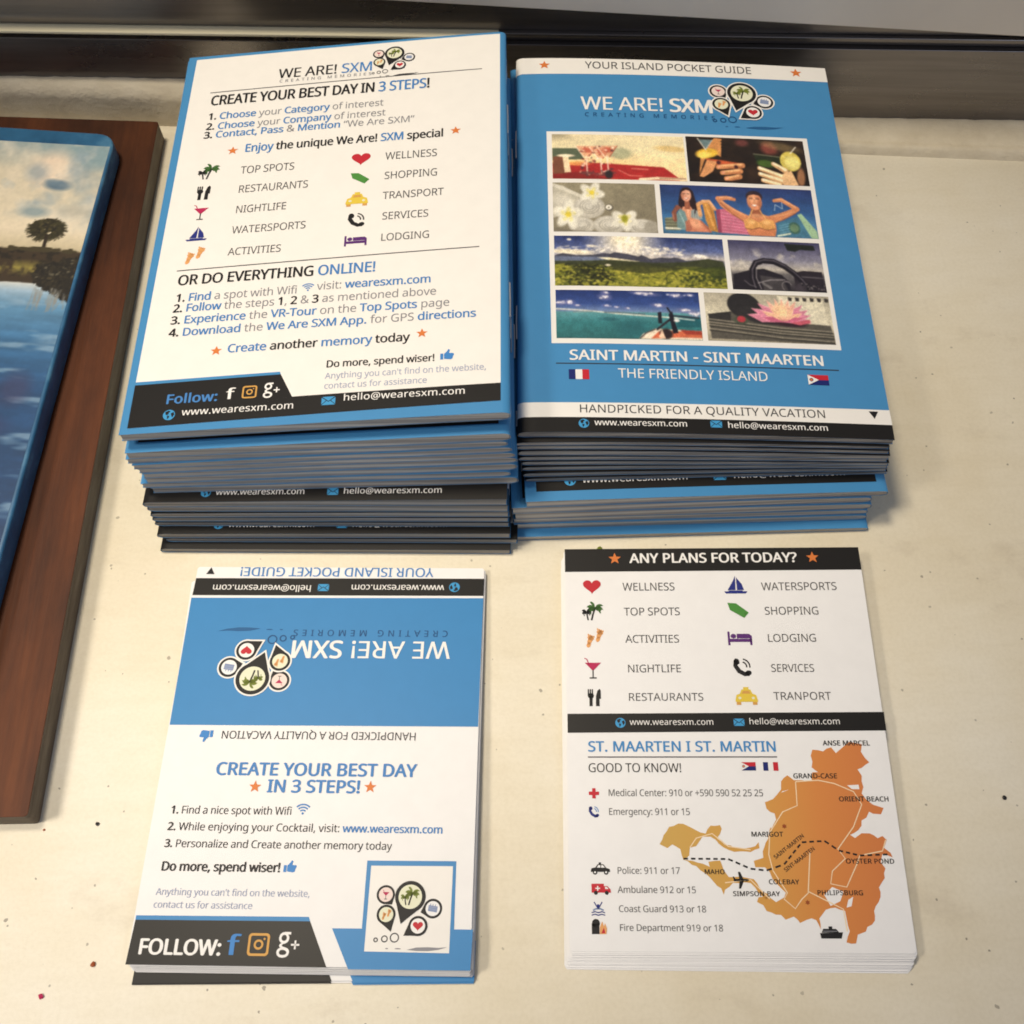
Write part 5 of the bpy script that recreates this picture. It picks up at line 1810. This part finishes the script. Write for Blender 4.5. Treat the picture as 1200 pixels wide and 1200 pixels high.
def booklet(pile, lev0, lev1, cx, cy, rz, spine, front, label, group, printing=None):
    """one stapled booklet: cover (wrapping sheet), page block, two staples, and what is printed on the side that faces up"""
    ca, sa = math.cos(rz), math.sin(rz)
    zb = float(pile.z(lev0, cx, cy))
    root = empty('booklet', (cx, cy, zb), rz)
    tag(root, label, 'booklet', group)

    gap = 0.0 if printing in ('lb', 'rb') else rnd.uniform(0.02, 0.16)
    wv = (rnd.uniform(0, 6.28), rnd.uniform(0.03, 0.075))

    def world(u, v):
        x, y = u - BW / 2, v - BH / 2
        return cx + x * ca - y * sa, cy + x * sa + y * ca

    def zz(u, v, t):
        """t 0 bottom surface .. 1 top surface of the booklet, rounded at the spine"""
        x, y = world(u, v)
        a, b = float(pile.z(lev0, x, y)), float(pile.z(lev1, x, y)) - 0.06
        b -= gap * (0.5 + 0.35 * math.sin(wv[0] + u * wv[1]) + 0.15 * math.sin(2 * wv[0] + u * wv[1] * 3.7)) * (0.35 + 0.65 * math.cos(v / BH * 1.5) ** 2)
        d = u if spine == 'L' else BW - u
        Rr = 2.4
        k = math.sqrt(max(0.0, 1 - (1 - d / Rr) ** 2)) if d < Rr else 1.0
        k = 0.12 + 0.88 * k
        mid = (a + b) / 2
        return mid + (a + (b - a) * t - mid) * k - zb

    def surf(u, v, h):
        return (u - BW / 2, v - BH / 2, zz(u, v, 1.0) + h)

    us = np.unique(np.concatenate([np.linspace(0, BW, 22), [0.15, 0.4, 0.8, 1.3, 1.9, 2.4] if spine == 'L' else [BW - q for q in (0.15, 0.4, 0.8, 1.3, 1.9, 2.4)]]))
    if spine == 'R':
        path = list(us)                            # fore-edge .. spine
    else:
        path = list(us[::-1])
    vsamp = np.linspace(0, BH, 10)
    # cover: outer loop top fore-edge -> spine -> bottom fore-edge, inner loop 0.22 mm inside
    T_ = 0.22
    outer = [(u, 1.0, 0.0) for u in path] + [(u, 0.0, 0.0) for u in path[::-1]]
    sgn = 1 if spine == 'R' else -1
    inner = [(u if abs(u - path[-1]) > 0.01 else u - sgn * T_, 1.0, -T_) for u in path] + [(u if abs(u - path[-1]) > 0.01 else u - sgn * T_, 0.0, T_) for u in path[::-1]]
    n = len(outer)
    vs = []
    for v in vsamp:
        for loop in (outer, inner):
            for u, t, dz in loop:
                d = abs(u - path[-1])
                s_ = 1.0 if d > 2.4 else 0.35
                vs.append((u - BW / 2, v - BH / 2, zz(u, v, t) + dz * s_))
    fs = []
    m2 = 2 * n
    for j in range(len(vsamp) - 1):
        for i in range(n - 1):
            a = j * m2 + i
            fs.append((a, a + 1, a + m2 + 1, a + m2))
            a += n
            fs.append((a + m2, a + m2 + 1, a + 1, a))
        for i in (0, n - 1):                       # fore-edge lips
            a = j * m2 + i
            fs.append((a, a + m2, a + m2 + n, a + n) if i == 0 else (a + n, a + n + m2, a + m2, a))
    for j in (0, len(vsamp) - 1):                  # end lips
        for i in range(n - 1):
            a = j * m2 + i
            fs.append((a + n, a + n + 1, a + 1, a) if j == 0 else (a, a + 1, a + n + 1, a + n))
    me = mesh('cover', vs, fs)
    ne = 2 * (n - 1)
    for q in range(len(fs) - ne, len(fs)):
        me.polygons[q].material_index = 1
    fix_normals(me)
    cover = link('cover', me, root, [pm('cover_blue'), LIP_DARK_M if front else LIP_M])
    # page block
    pv, pf = [], []
    pus = [u for u in path if abs(u - path[-1]) > 0.35]
    pus[0] = pus[0] + sgn * 0.35
    k = len(pus)
    vs2 = np.linspace(0.10, BH - 0.10, 10)
    for v in vs2:
        for u in pus:
            pv.append((u - BW / 2, v - BH / 2, zz(u, v, 1.0) - 0.235))
        for u in pus:
            pv.append((u - BW / 2, v - BH / 2, zz(u, v, 0.0) + 0.235))
    for j in range(len(vs2) - 1):
        for i in range(k - 1):
            a = j * 2 * k + i
            pf.append((a, a + 1, a + 2 * k + 1, a + 2 * k))
            a += k
            pf.append((a + 2 * k, a + 2 * k + 1, a + 1, a))
        for i in (0, k - 1):
            a = j * 2 * k + i
            pf.append((a, a + k, a + 3 * k, a + 2 * k))
    for j in (0, len(vs2) - 1):
        for i in range(k - 1):
            a = j * 2 * k + i
            pf.append((a, a + 1, a + k + 1, a + k))
    me = mesh('pages', pv, pf)
    fix_normals(me)
    link('pages', me, root, [PAGE_DARK_M if front else PAGE_M])
    # staples on the spine
    ue = path[-1]
    for vc in (BH * 0.26, BH * 0.74):
        r_ = 0.24
        x = ue - BW / 2 + sgn * 0.12
        zc = zz(ue - sgn * 0.3, vc, 0.5)
        ring_n = 6
        pts = [(x - sgn * 0.9, vc - 6.2 - BH / 2, zc + 0.55), (x, vc - 6.0 - BH / 2, zc + 0.28), (x + sgn * 0.08, vc - BH / 2, zc + 0.2), (x, vc + 6.0 - BH / 2, zc + 0.28), (x - sgn * 0.9, vc + 6.2 - BH / 2, zc + 0.55)]
        sv, sf = [], []
        for p in pts:
            for q in range(ring_n):
                a = 2 * math.pi * q / ring_n
                sv.append((p[0] + r_ * math.cos(a), p[1], p[2] + r_ * math.sin(a)))
        for i in range(len(pts) - 1):
            for q in range(ring_n):
                a, b = i * ring_n + q, i * ring_n + (q + 1) % ring_n
                sf.append((a, b, b + ring_n, a + ring_n))
        sf += [tuple(range(ring_n))[::-1], tuple(range(len(sv) - ring_n, len(sv)))]
        link('staple', mesh('staple', sv, sf), root, [STAPLE_M])
    # printing

    def strip(name, u0, u1, v0, v1, col, nv=1):
        s = Shape()
        tt = [0.0] + [(u - u0) / (u1 - u0) for u in us if u0 + .02 < u < u1 - .02] + [1.0]
        s.quad([(u0, v0), (u1, v0), (u1, v1), (u0, v1)], col, 0, 1, nv, tt)
        s.build(name, cover, surf)
    if printing in ('lb', 'rb'):
        lay_out(printing, cover, surf)
    elif front:                                    # front cover: white strip and black band by the near edge
        strip('top_band', 3.5, BW, BH - 7.0, BH, 'paper')
        strip('bottom_band', 0.0, BW, 5.6, 10.8, 'paper')
        strip('footer_band', 0.0, BW, 0.0, 5.6, 'black')
        if printing:
            for seg, u, ln_ in (('www.wearesxm.com', 21.3, 25.9), ('hello@wearesxm.com', 58.2, 28.4)):
                lettering([(seg, 'white', .8)], u, 2.23, ln_, 1.93).build('footer_text', cover, surf)
            for kind, u, w in (('globe', 18.4, 2.9), ('envelope', 55.2, 3.2)):
                s = Shape()
                s.add(icon(kind), u, 3.0, w, 0, 2)
                s.build(kind + '_icon', cover, surf)
    else:                                          # back cover: blue border round a white panel with a black footer
        strip('white_panel', 3.2, BW - 3.2, 12.0, BH - 3.4, 'paper', 4)
        strip('footer_band', 3.2, BW - 3.2, 3.2, 12.0, 'black')
        if printing:
            for seg, u, ln_ in (('www.wearesxm.com', 16.6, 30.7), ('hello@wearesxm.com', 60.4, 32.8)):
                lettering([(seg, 'white', .8)], u, 5.6, ln_, 2.15).build('footer_text', cover, surf)
            for kind, u, w in (('globe', 13.1, 3.3), ('envelope', 56.5, 3.7)):
                s = Shape()
                s.add(icon(kind), u, 6.4, w, 0, 2)
                s.build(kind + '_icon', cover, surf)
    return root


ORD = ['topmost', 'second', 'third', 'fourth', 'fifth', 'sixth', 'seventh', 'eighth', 'ninth', 'tenth', 'eleventh', 'twelfth', 'thirteenth', 'fourteenth', 'fifteenth', 'sixteenth', 'seventeenth', 'lowest']

LEFT = Pile(-49.5, 235.7, R(-1.67), 51.24, 0.0676, -0.0065, 0.5, 'R')
RIGHT = Pile(57.88, 236.3, R(-2.27), 36.15, -0.058, 0.0101, 1.7, 'L')
# near-left corner, near-right corner (millimetres on the sill plan), spine side, front cover up, printing
LEFT_ROWS = [
    (None, 'R', False, 'lb'),
    ((-104.3, 165.5, 0.9, 163.4), 'R', False, None), ((-105.0, 161.4, 1.5, 158.4), 'R', False, 'foot'), ((-105.2, 161.3, -0.1, 158.2), 'R', False, None),
    ((-104.9, 161.1, 1.4, 158.0), 'R', False, None), ((-104.0, 161.0, 2.3, 157.8), 'R', False, None), ((-103.4, 160.8, 2.6, 157.6), 'R', False, None),
    ((-103.1, 160.7, 2.4, 157.3), 'R', False, None), ((-104.4, 160.9, -0.2, 157.1), 'R', False, None), ((-102.6, 160.8, 1.9, 156.8), 'R', False, None),
    ((-106.3, 157.9, -0.9, 151.6), 'L', True, 'foot'), ((-105.8, 158.0, -0.9, 151.7), 'L', True, None), ((-105.7, 157.8, -0.8, 151.5), 'L', True, None),
    ((-105.9, 157.5, -0.9, 151.3), 'L', True, None), ((-106.0, 157.1, -1.0, 151.0), 'L', True, None), ((-105.8, 154.6, -0.8, 149.0), 'L', True, 'foot'),
    ((-103.8, 154.2, 1.4, 148.4), 'L', True, None), ((-105.4, 152.0, -1.2, 146.3), 'L', True, None)]
RIGHT_ROWS = [
    (None, 'L', True, 'rb'),
    ((1.5, 163.0, 106.5, 159.7), 'L', True, None), ((1.7, 162.9, 107.2, 158.9), 'L', True, None), ((2.0, 162.5, 107.6, 158.7), 'L', True, None),
    ((2.2, 162.1, 107.6, 158.6), 'L', True, None), ((3.2, 161.6, 108.2, 158.5), 'L', True, None), ((3.6, 161.1, 108.4, 158.6), 'L', True, None),
    ((3.8, 160.4, 108.6, 158.6), 'L', True, None), ((4.2, 159.6, 108.9, 158.6), 'L', True, None),
    ((4.2, 153.3, 108.8, 152.9), 'R', False, 'foot'), ((0.0, 153.3, 104.7, 152.5), 'R', False, None), ((0.8, 153.2, 105.4, 152.1), 'R', False, None),
    ((0.3, 153.4, 105.0, 151.9), 'R', False, None), ((0.8, 153.1, 105.2, 151.4), 'R', False, None), ((1.5, 150.5, 105.4, 148.4), 'R', False, None)]


def build_pile(pile, rows, top_pose, side, labels):
    n = len(rows)
    th_ = [rnd.uniform(0.78, 1.22) * (1.0 if side == 'left' else (2.85 if i < 6 else 2.05)) for i in range(n)]
    lv = [sum(th_[:k]) / sum(th_) for k in range(n + 1)]
    for i in reversed(range(n)):
        row, spine, front, pr = rows[i]
        if row is None:
            cx, cy, rz = top_pose
        else:
            x0, y0, x1, y1 = row
            y0, y1 = y0 + rnd.uniform(-.18, .18), y1 + rnd.uniform(-.18, .18)
            x0 += rnd.uniform(-.25, .25)
            rz = math.atan2(y1 - y0, x1 - x0)
            mx, my = (x0 + x1) / 2, (y0 + y1) / 2
            cx, cy = mx - math.sin(rz) * BH / 2, my + math.cos(rz) * BH / 2
        booklet(pile, lv[n - 1 - i], lv[n - i], cx, cy, rz, spine, front, labels(i, front), 'booklets in the %s pile' % side, pr)


def left_label(i, front):
    if i == 0:
        return 'topmost booklet of the left pile, white blue-bordered back cover listing numbered steps'
    pos = ORD[i] if i < 17 else 'lowest'
    if front:
        k = {10: 'its black web address footer showing mid pile', 15: 'a thin line of its footer lettering showing',
             16: 'its right end sticking out past the others', 17: 'lying on the cream sill'}.get(i, 'black front edge flush with its neighbours')
        return '%s booklet of the left pile, %s' % (pos, k)
    k = {2: 'black footer and blue border showing below the top one', 8: 'its thin spine end set back from the others', 9: 'resting on the black-footed booklets'}.get(i, 'only its blue edge showing')
    return '%s booklet of the left pile, %s' % (pos, k)


def right_label(i, front):
    if i == 0:
        return 'topmost booklet of the right pile, blue front cover with eight holiday photos'
    pos = ORD[i] if i < 14 else 'lowest'
    if front:
        return '%s booklet of the right pile, dark page edge among the black-footed ones' % pos
    k = {9: 'back cover up, footer lettering half hidden', 14: 'blue bordered edge lying on the cream sill'}.get(i, 'blue border up, rounded spine at the right')
    return '%s booklet of the right pile, %s' % (pos, k)


build_pile(LEFT, LEFT_ROWS, (-49.5, 235.7, R(-1.67)), 'left', left_label)
build_pile(RIGHT, RIGHT_ROWS, (57.88, 236.3, R(-2.27)), 'right', right_label)

# ------------------------------------------------------------------ folded cards
CW, CH = 85.0, 110.0


class CardPile:
    def __init__(self, cx, cy, rz, zc, sx, sy):
        self.c, self.rz, self.zc, self.sx, self.sy = (cx, cy), rz, zc, sx, sy
        self.ca, self.sa = math.cos(rz), math.sin(rz)

    def z(self, lev, x, y):
        dx, dy = x - self.c[0], y - self.c[1]
        u, v = dx * self.ca + dy * self.sa, -dx * self.sa + dy * self.ca
        return lev * (self.zc + self.sx * u + self.sy * v) + lev * 0.35 * (1 - min(1, abs(v) / 55))


def card(pile, lev0, lev1, dx, dy, drz, label, group, key=None, only=None):
    cx = pile.c[0] + dx * pile.ca - dy * pile.sa
    cy = pile.c[1] + dx * pile.sa + dy * pile.ca
    rz = pile.rz + drz
    ca, sa = math.cos(rz), math.sin(rz)
    zb = float(pile.z(lev0, cx, cy))

    def zz(u, v, t):
        x, y = u - CW / 2, v - CH / 2
        X, Y = cx + x * ca - y * sa, cy + x * sa + y * ca
        a, b = float(pile.z(lev0, X, Y)), float(pile.z(lev1, X, Y)) - 0.03
        return a + (b - a) * t - zb

    def surf(u, v, h):
        return (u - CW / 2, v - CH / 2, zz(u, v, 1.0) + h)
    us = [0.0, 0.6, CW / 2, CW - 0.6, CW]
    vv = [0.0, 0.6, 27, 54, 55, 56, 83, CH - 0.6, CH]
    # slightly clipped corners keep the sheet from looking razor sharp
    nu, nv = len(us), len(vv)
    vs = []
    for t in (0.0, 1.0):
        for v in vv:
            for u in us:
                uu, v_ = u, v
                if (u in (0.0, CW)) and (v in (0.0, CH)):
                    uu = 0.25 if u == 0.0 else CW - 0.25
                    v_ = 0.25 if v == 0.0 else CH - 0.25
                vs.append((uu - CW / 2, v_ - CH / 2, zz(u, v, t)))
    fs = []
    off = nu * nv
    for j in range(nv - 1):
        for i in range(nu - 1):
            a = j * nu + i
            fs.append((a + off, a + 1 + off, a + nu + 1 + off, a + nu + off))
            fs.append((a + nu, a + nu + 1, a + 1, a))
    for j in range(nv - 1):
        for i in (0, nu - 1):
            a = j * nu + i
            fs.append((a, a + off, a + off + nu, a + nu))
    for i in range(nu - 1):
        for j in (0, nv - 1):
            a = j * nu + i
            fs.append((a, a + 1, a + 1 + off, a + off))
    nflat = 2 * (nv - 1) * (nu - 1)
    me = mesh('folded_card', vs, fs, idx=[0 if q < nflat else 1 for q in range(len(fs))])
    fix_normals(me)
    if key:
        root = empty('folded_card', (cx, cy, zb), rz)
        o = link('card_sheet', me, root, [pm('card_white'), CARD_GREY_M if pile is LC else CARD_M])
        lay_out(key, o, surf, only)
    else:
        root = link('folded_card', me, None, [pm('card_white'), CARD_GREY_M if pile is LC else CARD_M])
        root.location = (cx * U, cy * U, zb * U)
        root.rotation_euler = (0, 0, rz)
    return tag(root, label, 'card', group)


LC = CardPile(-54.5, 88.4, R(-3.34), 4.0, -0.0048 * -1, -0.0332)
RC = CardPile(54.57, 87.2, R(-2.90), 5.0, 0.0155, 0.0223)


def build_cards(pile, n, slant, lean, key, side, top_label, low=0):
    for i in range(n):                             # 0 lowest
        f = 1 - (i + 0.5) / n
        dx, dy = rnd.uniform(-.35, .35), -slant * f + rnd.uniform(-.12, .12)
        pos = 'lowest' if i == 0 else ORD[n - 1 - i]
        if i == n - 1:
            card(pile, i / n, 1.0, 0, 0, 0, top_label, 'folded cards in the %s pile' % side, key)
        elif i < low:
            card(pile, i / n, (i + 1) / n, -0.4 + dx * .4, -3.3 + 0.4 * i, R(1.3 + rnd.uniform(-.15, .15)),
                 '%s card of the %s card pile, its black and blue front edge jutting out' % (pos, side), 'folded cards in the %s pile' % side, key, ('footer_band', 'blue_block'))
        else:
            card(pile, i / n, (i + 1) / n, dx + lean * f, dy, R(rnd.uniform(-.2, .2)),
                 '%s card of the %s card pile, only its pale edge showing' % (pos, side), 'folded cards in the %s pile' % side)


build_cards(LC, 13, 1.6, 0.5, 'lc', 'left', 'topmost card of the left card pile, blue half upside down above three numbered steps', 2)
build_cards(RC, 17, 4.1, -1.1, 'rc', 'right', 'topmost card of the right card pile, orange island map below two columns of category icons')

# lettering helper is no longer needed
bpy.data.objects.remove(TXT_O)


# ------------------------------------------------------------------ crumbs lying on the sill
def crumb(x, y, r, col, label):
    bm = bmesh.new()
    bmesh.ops.create_icosphere(bm, subdivisions=1, radius=r * U)
    for v in bm.verts:
        v.co *= rnd.uniform(0.7, 1.25)
        v.co.z *= 0.45
    me = bpy.data.meshes.new('crumb')
    bm.to_mesh(me)
    bm.free()
    o = link('crumb', me, None, [pm(col)])
    o.location = (x * U, y * U, r * 0.40 * U)
    tag(o, label, 'crumb')


crumb(-110.2, 36.8, 0.75, 'maroon', 'dark brown crumb left of the black footer of the blue card')
crumb(-122.3, 29.8, 0.70, 'crimson', 'tiny pinkish crumb near the lower left corner of the sill')
crumb(-114.1, 71.8, 0.60, 'dark', 'small dark crumb between the wooden board and the blue card')
crumb(-128.1, 70.9, 0.40, 'maroon', 'tiny brown crumb just below the corner of the wooden board')
crumb(126.7, 67.9, 0.60, 'dark', 'small dark crumb on the bare sill right of the map card')
crumb(25.6, 146.6, 0.85, 'olive', 'yellowish crumb between the right booklet pile and the black-topped card')
